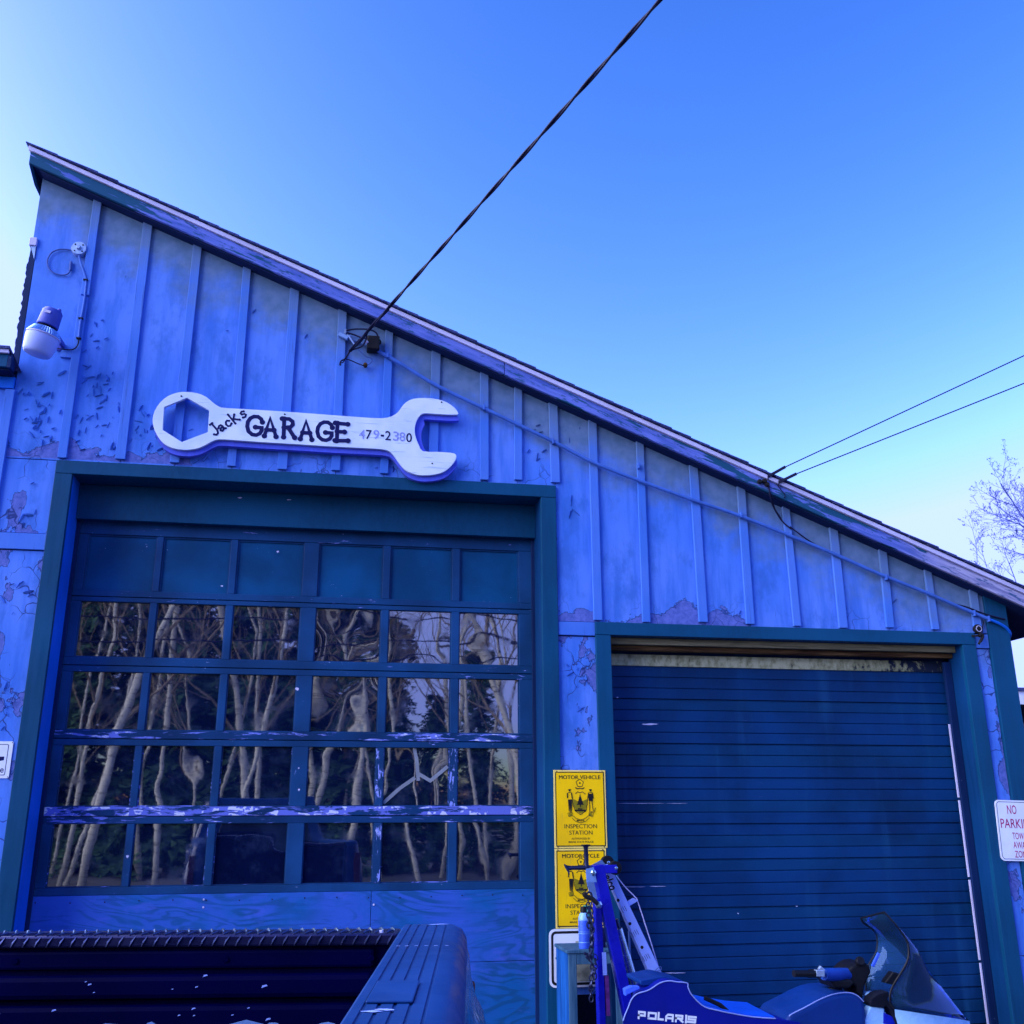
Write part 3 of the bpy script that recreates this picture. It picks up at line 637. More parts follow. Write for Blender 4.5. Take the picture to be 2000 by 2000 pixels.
# plywood skirt, three sheets
part('plywood_sheet', -1.72, 0.255, DY - 0.008, DY + 0.03, 0.12, 1.184, M['ply'], 0.002)
part('plywood_sheet', 0.258, 1.30, DY - 0.007, DY + 0.03, 0.775, 1.184, M['ply'], 0.002)
part('plywood_sheet', 0.258, 1.30, DY - 0.008, DY + 0.03, 0.12, 0.772, M['ply'], 0.002)
nails = MB()
for i in range(16):
    x = -1.66 + i * 0.19; nails.lathe([(0.004, 0), (0.004, 0.002)], 8, Matrix.Translation((x, DY - 0.0082, 1.15 + 0.004 * math.sin(i * 5))) @ Matrix.Rotation(R(90), 4, 'X'))
nails.obj('nail_head', M['inkb'], DR)
# screw heads that catch the light
for (px, py) in ((398, 1757), (397, 1772), (730, 1767), (54, 1763), (54, 1778)):
    q = P(px, py, DY - 0.009); MB().lathe([(0.006, 0), (0.005, 0.003)], 10, Matrix.Translation(q) @ Matrix.Rotation(R(90), 4, 'X')).obj('screw_head', M['drip'], DR)
# patches of torn tape on a pane (row D, fifth column)
a = zm(550, 1000, 600)
tape = plain('clear_tape_remnant', (0.20, 0.23, 0.30), 0.5, 0.3)
for q, pts in enumerate((((640, 1830), (740, 1740), (840, 1670)), ((850, 1640), (935, 1690), (1045, 1600)), ((835, 1490), (850, 1560), (860, 1690)))):
    mb = MB(); ribbon(mb, [P(*a(*p), DY + 0.0235) for p in pts], 0.022, (0, -1, 0), 0.0006 * q); mb.obj('tape_strip', tape, DR)

# ---- slatted roll door
SY = 0.19
SD = MB().box(1.72, 4.27, SY + 0.03, SY + 0.05, 0.02, 2.70).obj('slatted_door', M['slat'], B)
zz = 2.58; i = 0
sr = random.Random(9); sl_m = [M['slat'], slat_paint('lighter_slat_paint', (0.0012, 0.032, 0.135)), slat_paint('greener_slat_paint', (0.0012, 0.031, 0.115))]
while zz > 0.1:
    h = 0.0725; sec = (i % 7 == 6) or (i % 7 == 2)
    ya = SY + sr.uniform(-0.0006, 0.0006); dg = 0.009 if (i % 7 == 0) or (i % 7 == 3) else 0.0028
    # each slat leans: top edge set back under the one above
    MB().prism([(1.74, ya + dg, zz), (1.74, ya + dg, zz - 0.003 - 0.3 * dg), (1.74, ya, zz - 0.005 - 0.5 * dg), (1.74, ya - 0.0005, zz - h + 0.005), (1.74, ya + 0.003, zz - h + (0.0045 if sec else 0.002)), (1.74, SY + 0.03, zz - h + 0.0045), (1.74, SY + 0.03, zz)], (2.52, 0, 0)).obj('slat', sl_m[sr.choice((0, 0, 1, 2))], SD)
    zz -= h; i += 1
MB().box(1.74, 4.25, SY + 0.005, SY + 0.028, 2.584, 2.66).obj('top_slat', M['moss'], SD)
MB().box(D2o[0] + 0.001, D2o[1] - 0.002, 0.06, 0.10, 2.705, 2.7475).obj('lintel_angle', M['bare'], B, bevel=0.002)
MB().box(D2o[0] + 0.001, D2o[1] - 0.002, 0.105, 0.155, 2.672, 2.704).obj('lintel_angle', M['rust'], B, bevel=0.002)
for x0, x1 in ((D2o[1] - 0.055, D2o[1] - 0.002),):
    MB().box(x0, x1, 0.135, 0.165, 0, 2.65).obj('door_stop', M['stop'], B, bevel=0.003)
MB().box(D2o[0] + 0.001, D2o[0] + 0.02, 0.14, 0.17, 0, 2.65).obj('door_stop', M['stop'], B, bevel=0.003)
# strip of pale weather seal along the right edge, in lengths
z = 2.22
while z > 0.1:
    MB().box(4.188, 4.197, 0.150, 0.162, z - 0.49, z).obj('weather_seal', M['drip'], B); z -= 0.508

def chip(parent, x0, x1, y, w, name='paint_chip', Y=0.1885):
    a_ = P(x0, y, Y); b_ = P(x1, y, Y); n = 8; rc = random.Random(int(x0)); up = []; dn = []
    for i in range(n + 1):
        t = i / n; q = a_.lerp(b_, t); e = math.sin(math.pi * t) ** 0.5 * w; up.append((q.x, Y, q.z + e * rc.uniform(0.2, 0.6))); dn.append((q.x, Y, q.z - e * rc.uniform(0.3, 1.0)))
    MB().add(up + dn[::-1], [tuple(range(2 * n + 2))]).obj(name, M['drip'], parent)
for a_ in ((1253, 1286, 1414, 0.008), (1205, 1300, 1569, 0.0025), (1300, 1345, 1569, 0.002), (1212, 1262, 1732, 0.0025), (1268, 1302, 1731, 0.003), (1298, 1340, 1900, 0.006), (1204, 1208, 1362, 0.006)): chip(SD, *a_)
for a_ in ((1440, 1443, 1784, 0.006), (1554, 1558, 1770, 0.004)): chip(SD, *a_)
for a_ in ((464, 473, 972, 0.008), (560, 569, 976, 0.006)): chip(B, *a_, name='bird_dropping', Y=0.1745)
for a_ in ((576, 584, 1345, 0.016), (540, 545, 1077, 0.012), (431, 436, 1144, 0.008), (582, 586, 1542, 0.014), (582, 585, 1500, 0.008)): chip(DR, *a_, Y=DY + 0.0012)
for a_ in ((246, 252, 1672, 0.014), (145, 150, 1186, 0.0)): chip(DR, *a_, Y=DY + 0.0012)
# ------------------------------------------------------------------ lower wing on the left
A = thing('side_wing', 'low blue board-and-batten wing with a dark teal eave, joined to the left of the garage', 'building', (-3.6, 0, 0))
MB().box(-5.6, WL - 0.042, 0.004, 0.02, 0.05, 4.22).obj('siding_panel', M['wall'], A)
MB().box(-5.6, WL - 0.045, 0.0205, 0.12, 0.0, 4.2).obj('wall_frame', M['soffit'], A)
for x in (-2.132, -2.47, -2.81, -3.2, -3.6, -4.0, -4.5, -5.0):
    MB().box(x - 0.030, x + 0.026, -0.022, 0.0035, 3.29 if x < -2.2 else 3.285, 4.215).obj('batten', M['batten'], A, bevel=0.003)
MB().box(-5.6, WL - 0.002, -0.020, 0.0035, 4.222, 4.30).obj('frieze_board', M['jamb'], A, bevel=0.003)
MB().box(-5.6, -2.135, -0.14, -0.115, 4.315, 4.40).obj('eave_board', M['trim'], A, bevel=0.003)
MB().box(-5.6, -2.125, -0.1145, 0.02, 4.302, 4.318).obj('soffit_board', M['soffit'], A)
MB().box(-2.1345, -2.112, -0.14, -0.06, 4.31, 4.40).obj('eave_return', M['stop'], A, bevel=0.003)
MB().prism([(-5.6, -0.16, 4.402), (-2.13, -0.16, 4.402), (-2.13, -0.16, 4.425), (-5.6, -0.16, 4.425)], (0, 0.02, 0)).obj('drip_edge', M['drip'], A)
MB().add([(-5.6, -0.17, 4.427), (-2.125, -0.17, 4.427), (-2.10, 0.012, 4.34), (-2.10, 0.06, 4.36), (-2.16, 6, 5.2), (-5.6, 6, 5.2),
          (-5.6, -0.17, 4.445), (-2.125, -0.17, 4.445), (-2.085, -0.02, 4.34), (-2.095, 0.06, 4.385), (-2.16, 6, 5.23), (-5.6, 6, 5.23)],
         [(0, 1, 2, 3, 4, 5), (11, 10, 9, 8, 7, 6), (0, 6, 7, 1), (1, 7, 8, 2), (2, 8, 9, 3), (3, 9, 10, 4), (4, 10, 11, 5), (5, 11, 6, 0)]).obj('roof', M['shingle'], A)

# ------------------------------------------------------------------ wrench-shaped sign
z2 = zm(250, 700, 700); z2h = zm(300, 750, 220)
W = thing('wrench_sign', 'large wooden wrench-shaped sign reading Jacks GARAGE 479-2380, painted pale white', 'sign', tuple(P(600, 860, -0.05)))
out = [(315, 180), (370, 186), (420, 206), (455, 235), (490, 259), (530, 267), (700, 277), (900, 290), (1100, 305), (1260, 317), (1370, 322), (1420, 312), (1455, 290), (1475, 262), (1500, 235), (1540, 217), (1600, 213), (1670, 220), (1720, 237), (1760, 265), (1777, 288), (1775, 303), (1700, 302), (1640, 298), (1590, 297), (1565, 320), (1550, 355), (1546, 395), (1555, 435), (1570, 470), (1590, 500), (1660, 503), (1740, 508), (1765, 516), (1770, 535), (1755, 565), (1720, 600), (1680, 620), (1620, 630), (1560, 628), (1510, 610), (1480, 585), (1450, 545), (1420, 508), (1385, 492), (1300, 485), (1100, 475), (900, 462), (700, 450), (520, 437), (470, 440), (430, 460), (390, 480), (350, 490), (300, 493), (240, 483), (190, 455), (155, 410), (137, 365), (133, 325), (145, 280), (175, 235), (215, 203), (265, 184)]
hexh = [(318, 212), (438, 280), (430, 397), (290, 450), (187, 385), (195, 262)]
YS = -0.088
def smooth_loop(pts, n=2):
    r = []
    for i in range(len(pts)):
        p0, p1, p2, p3 = (Vector(pts[(i + k - 1) % len(pts)]) for k in range(4))
        for j in range(n):
            t = j / n; r.append(0.5 * ((2 * p1) + (p2 - p0) * t + (2 * p0 - 5 * p1 + 4 * p2 - p3) * t * t + (3 * p1 - p0 - 3 * p2 + p3) * t ** 3))
    return r
def holed(outer, hole, y0, y1):
    bm = bmesh.new()
    def loop(pts):
        vs_ = [bm.verts.new(p) for p in pts]; return vs_, [bm.edges.new((vs_[i], vs_[(i + 1) % len(vs_)])) for i in range(len(vs_))]
    a, ea = loop(outer); b, eb = loop(hole)
    bmesh.ops.triangle_fill(bm, edges=ea + eb, use_beauty=True, use_dissolve=False)
    r = bmesh.ops.extrude_face_region(bm, geom=list(bm.faces))
    bmesh.ops.translate(bm, verts=[v for v in r['geom'] if isinstance(v, bmesh.types.BMVert)], vec=(0, y1 - y0, 0))
    bmesh.ops.recalc_face_normals(bm, faces=bm.faces); me = bpy.data.meshes.new('board'); bm.to_mesh(me); bm.free(); return me
so = [P(*z2(*p), YS) for p in smooth_loop(out)]; sh = [P(*z2(*p), YS) for p in hexh]
o = link('board', holed(so, sh, YS, YS + 0.022), M['signw'], W, bevel=0.002)
hc = sum((Vector(h) for h in sh), Vector()) / 6
bo = []
for (x, y) in out:
    inner = 1540 < x < 1600 and 300 <= y <= 500
    bo.append((x + (34 if inner else 4), y))
Y2 = -0.064
so2 = [P(*z2(*p), YS) + Vector((0.004, Y2 - YS, -0.034)) for p in smooth_loop(bo)]
sh2 = [hc + (Vector(h) - hc) * 1.16 + Vector((0, Y2 - YS, 0.0)) for h in sh]
link('backing_board', holed(so2, sh2, Y2, -0.0265), M['signb'], W, bevel=0.002)
ST = {'G': [[(.80, .70), (.74, .86), (.58, .97), (.38, .97), (.2, .87), (.08, .68), (.05, .45), (.12, .2), (.3, .05), (.5, .03), (.68, .12), (.77, .28), (.77, .42), (.46, .43)]],
      'A': [[(.08, .02), (.42, .98), (.80, .02)], [(.22, .36), (.66, .36)]], 'R': [[(.12, .02), (.14, .97)], [(.02, .97), (.45, .98), (.66, .86), (.68, .70), (.52, .55), (.14, .52)], [(.40, .52), (.80, .03)]],
      'E': [[(.14, .02), (.16, .98)], [(.04, .98), (.74, .95)], [(.15, .52), (.56, .52)], [(.04, .03), (.76, .06)]],
      'J': [[(.35, 1.0), (.60, .98)], [(.52, .98), (.55, .3), (.42, .06), (.22, .02), (.08, .18)]], 'a': [[(.10, .52), (.3, .66), (.52, .62), (.6, .45), (.58, .12), (.74, .03)], [(.57, .36), (.3, .36), (.12, .2), (.24, .04), (.44, .06), (.58, .2)]],
      'c': [[(.66, .50), (.5, .66), (.28, .62), (.12, .40), (.18, .14), (.4, .02), (.68, .12)]], 'k': [[(.16, .0), (.16, 1.0)], [(.16, .32), (.62, .66)], [(.30, .40), (.70, .02)]],
      's': [[(.60, .54), (.42, .66), (.2, .58), (.22, .42), (.5, .30), (.56, .14), (.36, .02), (.12, .12)]]}
def strokes(parent, ch, bl, br, tl, y, w, ball, mat, square=False, table=None):
    # pixel corners of the letter's box -> plane of the sign
    o0 = P(*bl, y); ex = P(*br, y) - o0; ez = P(*tl, y) - o0; mb = MB(); k = 0
    for s in (table or ST)[ch]:
        ribbon(mb, [o0 + ex * p[0] + ez * p[1] for p in s], w, (0, -1, 0), 0.0012 + 0.0007 * k, ball, square); k += 1
    return mb.obj('lettering', mat, parent)
for ch, x0, x1, yt, yb in (('G', 636, 745, 312, 418), ('A', 728, 815, 322, 424), ('R', 828, 915, 326, 430), ('A', 922, 1008, 338, 440), ('G', 1014, 1122, 342, 446), ('E', 1112, 1208, 350, 450)):
    strokes(W, ch, z2(x0, yb - 4), z2(x1, yb + 2), z2(x0 + 2, yt - 4), YS, 0.0255, 0.0175, M['ink'])
for ch, cx, cy, s in (('J', 1055, 790, 210), ('a', 1160, 745, 165), ('c', 1275, 670, 165), ('k', 1385, 590, 200), ('s', 1535, 510, 175)):
    t = R(40); e1 = (math.cos(t) * s * 0.9, -math.sin(t) * s * 0.9); e2 = (-math.sin(t) * s, -math.cos(t) * s); b0 = (cx - 0.4 * e1[0] - 0.4 * e2[0], cy - 0.4 * e1[1] - 0.4 * e2[1])
    strokes(W, ch, z2h(*b0), z2h(b0[0] + e1[0], b0[1] + e1[1]), z2h(b0[0] + e2[0], b0[1] + e2[1]), YS, 0.0125, 0.0078, M['ink'])
sr_ = (P(*z2(1200, 420), YS) - P(*z2(700, 375), YS)).normalized()
for ch, cx, cy, mt in (('4', 1262, 409, 'faded'), ('7', 1298, 411, 'ink'), ('9', 1338, 410, 'faded'), ('-', 1371, 416, 'ink'), ('2', 1402, 416, 'ink'), ('3', 1445, 419, 'faded'), ('8', 1479, 422, 'faded'), ('0', 1515, 427, 'ink')):
    text(W, ch, P(*z2(cx, cy), YS - 0.0015), 0.066 if ch != '-' else 0.014, M[mt], right=sr_, width=0.038 if ch != '-' else 0.022, bold=0.012)
for p in ((287, 203), (845, 301), (1690, 236), (1640, 566)):
    MB().lathe([(0.006, 0), (0.004, 0.004)], 10, Matrix.Translation(P(*z2(*p), YS)) @ Matrix.Rotation(R(90), 4, 'X')).obj('screw_head', M['inkb'], W)

# ------------------------------------------------------------------ yard light with its junction box and cable
zl = zm(0, 540, 200)
L0 = P(*zl(880, 1000), -0.24)
SLt = thing('security_light', 'dusk-to-dawn yard light with grey housing and frosted white lens at the wall corner', 'lamp', tuple(P(*zl(1200, 1000), -0.01)))
fr = Matrix.Translation(P(*zl(945, 800), -0.24)) @ Matrix.Rotation(R(13), 4, 'Y') @ Matrix.Rotation(R(4), 4, 'X')
MB().lathe([(0.030, 0.062), (0.052, 0.060), (0.061, 0.046), (0.064, -0.02), (0.066, -0.050), (0.063, -0.054)], 28, fr).obj('housing', M['lampgrey'], SLt, smooth=True)
MB().lathe([(0.012, 0.060), (0.013, 0.072), (0.010, 0.082)], 16, fr @ Matrix.Translation((0.03, 0.01, 0))).obj('photocell', M['lampgrey'], SLt, smooth=True)
MB().lathe([(0.050, -0.054), (0.058, -0.062), (0.055, -0.074)], 24, fr).obj('neck', M['dark'], SLt)
pr = MB(); nf = 40
for i in range(nf):
    w = 2 * math.pi * i / nf; pr.tube([fr @ Vector((math.cos(w) * r_, math.sin(w) * r_, h)) for r_, h in ((0.056, -0.072), (0.075, -0.078), (0.099, -0.118))], [0.004, 0.005, 0.006], 5)
pr.lathe([(0.052, -0.071), (0.072, -0.078), (0.097, -0.119)], 40, fr); pr.obj('finned_reflector', M['fins'], SLt)
MB().lathe([(0.098, -0.118), (0.104, -0.120), (0.104, -0.126), (0.098, -0.128)], 40, fr).obj('rim', M['drip'], SLt, smooth=True)
MB().lathe([(0.099, -0.128), (0.100, -0.145), (0.088, -0.225), (0.080, -0.243), (0.070, -0.249), (0.0, -0.246)], 40, fr).obj('lens', M['lens'], SLt, smooth=True)
lp = MB().box(-0.022, 0.014, -0.0665, -0.0625, 0.014, 0.030); lp.v = [tuple(fr @ Vector(v)) for v in lp.v]; lp.obj('label_plate', M['drip'], SLt)
q = fr @ Vector((0.03, 0.05, -0.058)); MB().beam(q, (q.x + 0.02, -0.02, q.z - 0.02), 0.03, 0.02, (1, 0, 0)).obj('arm', M['lampgrey'], SLt, bevel=0.002)
MB().box(-1.868, -1.800, -0.018, -0.0015, 4.462, 4.60).obj('mounting_plate', M['batten'], SLt, bevel=0.002)
MB().box(q.x - 0.02, -1.866, -0.0215, -0.0016, q.z - 0.05, q.z + 0.02).obj('bracket', M['lampgrey'], SLt, bevel=0.002)
JB = thing('junction_box', 'round grey junction box with a loop of cable on the wall near the roof', 'junction box', tuple(P(155, 486, 0)))
zj = zm(0, 250, 500)
jc = P(*zj(597, 910), -0.03)
fj = Matrix.Translation(jc) @ Matrix.Rotation(R(90), 4, 'X')
MB().lathe([(0.0495, -0.03), (0.0495, 0.004), (0.046, 0.010), (0.0, 0.011)], 28, fj).obj('box', M['galv'], JB, smooth=True)
for w in (45, 135, 225, 315): MB().lathe([(0.0055, 0.010), (0.004, 0.015)], 10, fj @ Matrix.Translation((0.034 * math.cos(R(w)), 0.034 * math.sin(R(w)), 0))).obj('screw_head', M['inkb'], JB)
MB().lathe([(0.017, 0.010), (0.015, 0.022), (0.011, 0.026)], 16, fj).obj('hub', M['galv'], JB, smooth=True)
def arc_px(z, pts, y): return [P(*z(*p), y) for p in pts]
def spline(pts, n=5):
    pts = [Vector(p) for p in pts]; r = []
    for i in range(len(pts) - 1):
        p0 = pts[max(i - 1, 0)]; p1 = pts[i]; p2 = pts[i + 1]; p3 = pts[min(i + 2, len(pts) - 1)]
        for j in range(n):
            t = j / n; r.append(0.5 * ((2 * p1) + (p2 - p0) * t + (2 * p0 - 5 * p1 + 4 * p2 - p3) * t * t + (3 * p1 - p0 - 3 * p2 + p3) * t ** 3))
    r.append(pts[-1]); return r
MB().tube(spline(arc_px(zj, [(545, 922), (460, 915), (390, 940), (358, 1000), (370, 1060), (420, 1100), (490, 1108), (527, 1080), (533, 1020)], -0.012)), 0.0052, 8).obj('cable_loop', M['pipe'], JB, smooth=True)
MB().tube(spline(arc_px(zj, [(530, 1075), (533, 1040), (537, 1010)], -0.012)), 0.009, 8).obj('cable_end', M['pipe'], JB, smooth=True)
MB().tube(spline(arc_px(zj, [(597, 965), (610, 1020), (635, 1090), (650, 1150), (645, 1230), (632, 1330), (612, 1440), (600, 1530), (594, 1590)], -0.031) ), 0.0075, 8).obj('conduit', M['conduit'], JB, smooth=True)
MB().tube(spline(arc_px(zj, [(594, 1588), (590, 1625), (570, 1660), (530, 1674), (480, 1670), (430, 1664)], -0.034)), 0.0042, 8).obj('lamp_cable', M['cable'], JB, smooth=True)
for p in ((648, 1148), (610, 1438), (594, 1588)):
    c = P(*zj(*p), -0.030); MB().box(c.x - 0.014, c.x + 0.014, -0.042, -0.0245, c.z - 0.004, c.z + 0.004).obj('clip', M['inkb'], JB)

# ------------------------------------------------------------------ service drop, bracket, conduit, telephone lines
zs = zm(640, 600, 200)
a0 = P(*zs(420, 830), -0.10); b0 = P(1271, 0, -2.8); dirv = (b0 - a0)
pole = a0 + dirv * ((-16.0 - a0.y) / dirv.y)
def sag(p, q, s, n): return [p.lerp(q, i / n) + Vector((0, 0, -4 * s * (i / n) * (1 - i / n))) for i in range(n + 1)]
path = sag(a0, pole, 0.10, 90); 
SDp = thing('service_cable', 'thick twisted black power cable rising from the wall to a pole', 'cable', tuple(a0))
for ph in (0.0, math.pi):
    pts = []
    tx = dirv.normalized(); s1 = tx.cross(Vector((0, 0, 1))).normalized(); s2 = s1.cross(tx)
    for i in range(len(path) * 4 - 3):
        p = path[i // 4].lerp(path[min(i // 4 + 1, len(path) - 1)], (i % 4) / 4); w = i * 0.55 + ph
        pts.append(p + (s1 * math.cos(w) + s2 * math.sin(w)) * 0.0057)
    MB().tube(pts, 0.0062, 6).obj('strand', M['cable'], SDp, smooth=True)
SB = thing('service_bracket', 'rusty wire bracket with black insulator block and loose wire loops under the roof edge', 'bracket', tuple(P(700, 660, 0)))
def wire(z, pts, y, r, name, mat, par, n=6): return MB().tube(spline([P(*z(*p[:2]), p[2] if len(p) > 2 else y) for p in pts]), r, n).obj(name, mat, par, smooth=True)
wire(zs, [(350, 440), (500, 415), (650, 412), (800, 425), (900, 470), (940, 530), (930, 600)], -0.07, 0.006, 'wire_loop', M['cable'], SB)
wire(zs, [(360, 480), (500, 520), (640, 575), (760, 590), (860, 600)], -0.07, 0.006, 'wire_loop', M['cable'], SB)
wire(zs, [(1150, 40, -0.45), (980, 210, -0.30), (800, 400, -0.16), (720, 500, -0.12), (620, 640, -0.10), (420, 820, -0.10)], -0.1, 0.0085, 'wire_loop', M['cable'], SB)
wire(zs, [(790, 420, -0.15), (740, 500, -0.12), (720, 620, -0.1), (640, 740, -0.1), (480, 800, -0.1), (420, 830, -0.1)], -0.1, 0.006, 'wire_loop', M['cable'], SB)
wire(zs, [(420, 830), (330, 970), (260, 1010), (235, 1060), (245, 1090), (220, 1080)], -0.075, 0.0055, 'hook_wire', M['cable'], SB)
wire(zs, [(330, 970), (290, 1040), (245, 1050)], -0.075, 0.004, 'hook_wire', M['cable'], SB)
wire(zs, [(340, 975), (450, 1010), (560, 1060), (690, 1105)], -0.05, 0.004, 'hook_wire', M['cable'], SB)
wire(zs, [(700, 1090), (780, 1080), (840, 1010), (800, 955), (720, 930), (640, 860), (570, 800)], -0.03, 0.0028, 'hook_wire', M['pipe'], SB)
MB().lathe([(0.012, -0.02), (0.016, 0.0), (0.012, 0.02), (0.0, 0.024)], 12, Matrix.Translation(P(*zs(710, 1095), -0.03)) @ Matrix.Rotation(R(90), 4, 'X')).obj('screw_knob', M['rust'], SB, smooth=True)
MB().beam(P(*zs(215, 515), -0.035), P(*zs(390, 590), -0.05), 0.028, 0.024).obj('bracket_foot', M['hgrey'], SB, bevel=0.003)
MB().beam(P(*zs(340, 420), -0.03), P(*zs(320, 500), -0.05), 0.014, 0.004).obj('strap', M['galv'], SB)
MB().beam(P(*zs(370, 510), -0.06), P(*zs(515, 720), -0.055), 0.010, 0.004).obj('strap', M['galv'], SB)
MB().beam(P(*zs(400, 560), -0.035), P(*zs(860, 740), -0.035), 0.03, 0.02).obj('cable_box', M['hgrey'], SB, bevel=0.003)
c = P(*zs(860, 690), -0.055); MB().box(c.x - 0.042, c.x + 0.042, -0.085, -0.003, c.z - 0.05, c.z + 0.05).obj('insulator_block', M['inkb'], SB, bevel=0.008)
wire(zs, [(930, 620), (980, 620), (1000, 660), (970, 700), (925, 690)], -0.06, 0.0055, 'eye_ring', M['inkb'], SB)
MB().lathe([(0.010, 0), (0.010, 0.012), (0.0, 0.014)], 8, Matrix.Translation(P(*zs(740, 670), -0.075)) @ Matrix.Rotation(R(90), 4, 'X')).obj('bolt', M['drip'], SB)

CD = thing('wall_conduit', 'long blue-painted conduit running down the wall beneath the roof edge', 'conduit', tuple(P(1350, 930, 0)))
cpx = [(733, 682), (790, 715), (855, 754), (950, 800), (1080, 862), (1172, 909), (1340, 972), (1430, 1002), (1520, 1037), (1620, 1078), (1720, 1122), (1810, 1158), (1870, 1184), (1930, 1209)]
MB().tube(spline([P(x, y, -0.038) for x, y in cpx], 4), 0.0125, 10).obj('conduit', M['conduit'], CD, smooth=True)
wire(lambda x, y: (x, y), [(1930, 1209, -0.038), (1950, 1217, -0.038), (1966, 1227, -0.03), (1973, 1238, -0.01), (1970, 1246, 0.03)], 0, 0.0105, 'bent_end', M['jamb'], CD, 8)
for x, y in ((757, 694), (945, 796), (1080, 862), (1247, 910), (1447, 1006), (1730, 1128), (1902, 1198), (1930, 1209)):
    c = P(x, y, -0.038); MB().box(c.x - 0.006, c.x + 0.006, -0.0545, -0.0245, c.z - 0.020, c.z + 0.020).obj('strap', M['conduit'], CD, bevel=0.002)

TL = []
zt = zm(1480, 900, 200); z6 = zm(1500, 850, 500)
tgt = []
for (p0, p1), lab in (((( 1508, 924), (2000, 690)), 'thin black telephone wire, the upper of two tied to the rake board'), (((1529, 936), (2000, 744)), 'thin black telephone wire, the lower of two tied to the rake board')):
    s = P(*p0, -0.15); e = P(*p1, -1.0); far = s + (e - s) * 14
    t = thing('telephone_wire', lab, 'wire', tuple(s))
    MB().tube(sag(s, far, 0.06, 40), 0.0042, 6).obj('wire', M['cable'], t, smooth=True)
    d = (e - s).normalized(); MB().beam(s - d * 0.03 + Vector((0, 0, -0.01)), s + d * 0.10, 0.020, 0.012).obj('wedge_clamp', M['cable'], t, bevel=0.003)
    MB().tube([s - d * 0.03, s + Vector((-0.03, 0.01, -0.05))], 0.004, 6).obj('tie', M['cable'], t)
DC = thing('drop_cable', 'thin dark cable drooping from the rake board and running along the conduit', 'cable', tuple(P(1600, 1030, 0)))
wire(zt, [(210, 440, -0.13), (220, 560, -0.13), (250, 650, -0.12), (310, 880, -0.05), (400, 1030, -0.035), (490, 1170, -0.03), (640, 1290, -0.03)], -0.03, 0.0055, 'cable', M['cable'], DC)
wire(zt, [(190, 430, -0.13), (240, 700, -0.12), (290, 860, -0.06), (420, 1090, -0.035), (520, 1200, -0.03)], -0.03, 0.0045, 'cable', M['cable'], DC)
wire(zt, [(350, 430, -0.13), (440, 550, -0.13), (510, 640, -0.13), (500, 700, -0.12), (400, 755, -0.06), (290, 690, -0.1)], -0.1, 0.0035, 'cable', M['cable'], DC)
wire(z6, [(165, 690), (300, 790), (450, 880), (600, 950), (880, 1060), (1160, 1180), (1400, 1270), (1500, 1297), (1640, 1350), (1790, 1390)], -0.030, 0.0055, 'cable', M['cable'], DC)
for p in ((130, 380), (180, 445), (40, 390)):
    c = P(*zt(*p), -0.135); MB().lathe([(0.016, -0.012), (0.018, 0), (0.012, 0.012)], 10, Matrix.Translation(c) @ Matrix.Rotation(R(90), 4, 'X')).obj('anchor', M['inkb'], DC)
zr = zm(1850, 1150, 150)
IN = thing('wire_insulator', 'small round dark insulator with a hooked arm at the corner above the roll door', 'insulator', tuple(P(*zr(770, 1000), 0)))
ci = P(*zr(775, 1010), -0.03); fi = Matrix.Translation(ci) @ Matrix.Rotation(R(90), 4, 'X')
MB().lathe([(0.030, -0.018), (0.034, 0.0), (0.030, 0.008), (0.024, 0.010)], 20, fi).obj('body', M['inkb'], IN, smooth=True)
ring = MB()
for i in range(16):
    w = 2 * math.pi * i / 16; ring.lathe([(0.0035, 0.009), (0.0028, 0.014)], 6, fi @ Matrix.Translation((0.020 * math.cos(w), 0.020 * math.sin(w), 0)))
ring.obj('toothed_ring', M['drip'], IN)
MB().lathe([(0.010, 0.009), (0.010, 0.016), (0.0, 0.017)], 6, fi).obj('nut', M['inkb'], IN)
MB().beam(P(*zr(620, 1185), -0.03), P(*zr(860, 1180), -0.05), 0.012, 0.012).obj('arm', M['inkb'], IN)
MB().tube(spline([P(*zr(*p), -0.05) for p in ((800, 1195), (850, 1150), (890, 1190), (870, 1260), (820, 1340), (795, 1390))]), [0.012] * 10 + [0.011] * 10 + [0.008] * 6, 8).obj('hook', M['inkb'], IN, smooth=True)
MB().tube([P(*zr(920, 820), -0.02), P(*zr(895, 960), -0.02), P(*zr(880, 1150), -0.04)], 0.003, 5).obj('lead_wire', M['inkb'], IN)

UP = thing('utility_pole', 'tall grey wooden utility pole across the lot, behind the photographer', 'utility pole', (pole.x, pole.y, 0))
MB().tube([(pole.x, pole.y - 0.15, 0), (pole.x, pole.y - 0.15, pole.z + 1.2)], [0.16, 0.11], 14).obj('pole', M['bark'], UP, smooth=True)
MB().box(pole.x - 1.1, pole.x + 1.1, pole.y - 0.06, pole.y + 0.05, pole.z + 0.6, pole.z + 0.72).obj('crossarm', M['bark'], UP)
RW = []
for i, (h, yy) in enumerate(((5.2, -15.6), (5.6, -15.6), (6.1, -15.7), (6.6, -15.7), (pole.z + 0.75, -16.0))):
    o = MB().tube(sag(Vector((-45, yy, h + 0.3)), Vector((pole.x, yy, h)), 0.5, 30) + sag(Vector((pole.x, yy, h)), Vector((50, yy, h + 0.2)), 0.5, 30)[1:], 0.018, 6).obj('road_wire', M['cable'])
    tag(o, 'dark utility wire strung along the road, %s' % ('lowest of five', 'second lowest of five', 'middle one of five', 'second highest of five', 'highest of five')[i], 'wire', 'wires along the road')

